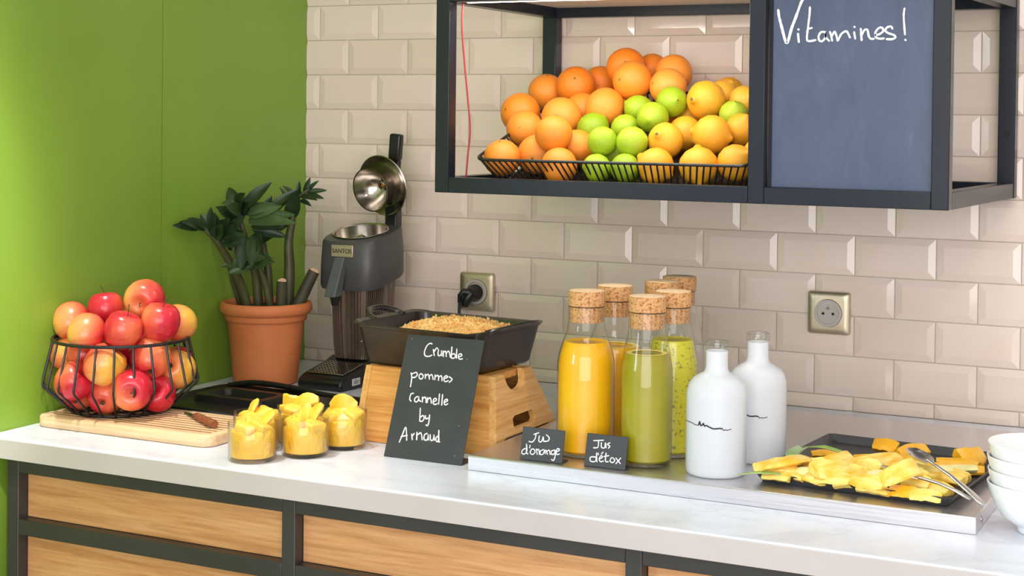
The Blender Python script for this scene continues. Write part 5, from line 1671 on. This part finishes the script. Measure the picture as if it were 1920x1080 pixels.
blade_leaf('green leaf tip pointing left over the front left corner of the tray', (1.2800, -0.7900, 0.9420), (1.3400, -0.7700, 0.9440), 0.0060, 'pine_leaf', 0.002)
blade_leaf('pale green pointed leaf lying across the back left pieces', (1.3256, -0.6171, 0.9540), (1.3920, -0.6185, 0.9510), 0.0075, 'pine_leaf', 0.004)
blade_leaf('broad grey green leaf standing at the left end behind the first slice', (1.3150, -0.6900, 0.9340), (1.3330, -0.6330, 0.9560), 0.0110, 'pine_leaf_grey', 0.004)

# ------------------------------------------------------------------ serving spoon and fork


def utensil(name, label, cat, head, neck, end, hl, hw, fork):
    t = thing(name, label, cat, tuple(end), 'serving cutlery on the pineapple tray')
    H, N, E_ = Vector(head), Vector(neck), Vector(end)
    ax = (E_ - N).normalized()
    sd = Vector((-ax.y, ax.x, 0)).normalized()
    upv = sd.cross(ax)
    if upv.z < 0:
        upv = -upv
    rings = []
    for u, wd_, th in ((-0.05, 0.0026, 0.0022), (0.1, 0.0027, 0.0022), (0.4, 0.0036, 0.0020), (0.75, 0.0055, 0.0020), (0.95, 0.0062, 0.0020), (1.0, 0.0042, 0.0018)):
        c = N.lerp(E_, u) + upv * (0.004 * sin(pi * max(0, u)))
        rings.append([c + sd * (wd_ * cos(2 * pi * k / 10)) + upv * (th * sin(2 * pi * k / 10)) for k in range(10)])
    MB().loft(rings).build('handle', M['cutlery'], t)
    ha = (N - H).normalized()
    hs = Vector((-ha.y, ha.x, 0)).normalized()
    hu = hs.cross(ha)
    if hu.z < 0:
        hu = -hu
    mb = MB()
    n, mcols = 9, 7
    vs = []
    for j in range(n):
        u = j / (n - 1)
        pw = hw * (sin(pi * (0.12 + 0.80 * u)) ** 0.7)
        c = H.lerp(N, u)
        for k in range(mcols):
            v = -1 + 2 * k / (mcols - 1)
            dep = (1 - v * v) * (sin(pi * u) if not fork else 0.35 * sin(pi * u)) * hw * 0.5
            vs.append(c + hs * (v * pw) - hu * dep)
    k0 = len(vs)
    vs += [v - hu * 0.0011 for v in vs]
    fs = []
    for j in range(n - 1):
        for k in range(mcols - 1):
            if fork and j < 5 and k % 2 == 1:
                continue
            p = j * mcols + k
            fs += [(p, p + 1, p + mcols + 1, p + mcols), (k0 + p + mcols, k0 + p + mcols + 1, k0 + p + 1, k0 + p)]
            for a, b in ((p, p + 1), (p + 1, p + mcols + 1), (p + mcols + 1, p + mcols), (p + mcols, p)):
                if fork or j in (0, n - 2) or k in (0, mcols - 2):
                    fs.append((a, k0 + a, k0 + b, b))
    mb.add(vs, fs)
    mb.build('tines' if fork else 'spoon_bowl', M['cutlery'], t, ang=60)
    return t


utensil('serving_spoon', 'large steel serving spoon across the pineapple, handle over the tray corner', 'spoon', (1.4900, -0.6100, 0.9690), (1.5330, -0.6820, 0.9660), (1.6230, -0.7750, 0.9365), 0.05, 0.0150, False)
utensil('serving_fork', 'thin steel serving fork in front of the spoon, tines under the fruit', 'fork', (1.4760, -0.7330, 0.9660), (1.5300, -0.7440, 0.9560), (1.6030, -0.7620, 0.9390), 0.05, 0.0100, True)

# ------------------------------------------------------------------ stack of bowls
BPf = [(0, 0.0035), (0.024, 0.0035), (0.027, 0.0006), (0.0300, 0.0006), (0.0310, 0.003), (0.0312, 0.0085), (0.040, 0.0125), (0.0525, 0.0225), (0.0610, 0.0360), (0.0665, 0.0490), (0.0700, 0.0605), (0.0712, 0.0665), (0.0702, 0.0677), (0.0688, 0.0668), (0.0672, 0.0605), (0.0635, 0.0485), (0.0580, 0.0365), (0.0490, 0.0245), (0.036, 0.0155), (0.020, 0.0115), (0, 0.0105)]
BM = MB().lathe(BPf, (0, 0, 0), 56).mesh('bowl', M['china'], ang=50)
BN = ['bottom white china bowl of the stack, its foot on the counter', 'second white china bowl from the bottom of the stack', 'third white china bowl from the bottom of the stack', 'top white china bowl of the stack, open to view']
for i in range(4):
    o = bpy.data.objects.new('bowl', BM)
    COL.objects.link(o)
    o.location = (1.6935 + (0, 0.0008, -0.0006, 0.0004)[i], -0.742 + (0, -0.0005, 0.0006, 0)[i], CT + 0.0177 * i)
    tag(o, BN[i], 'bowl', 'stacked white bowls')
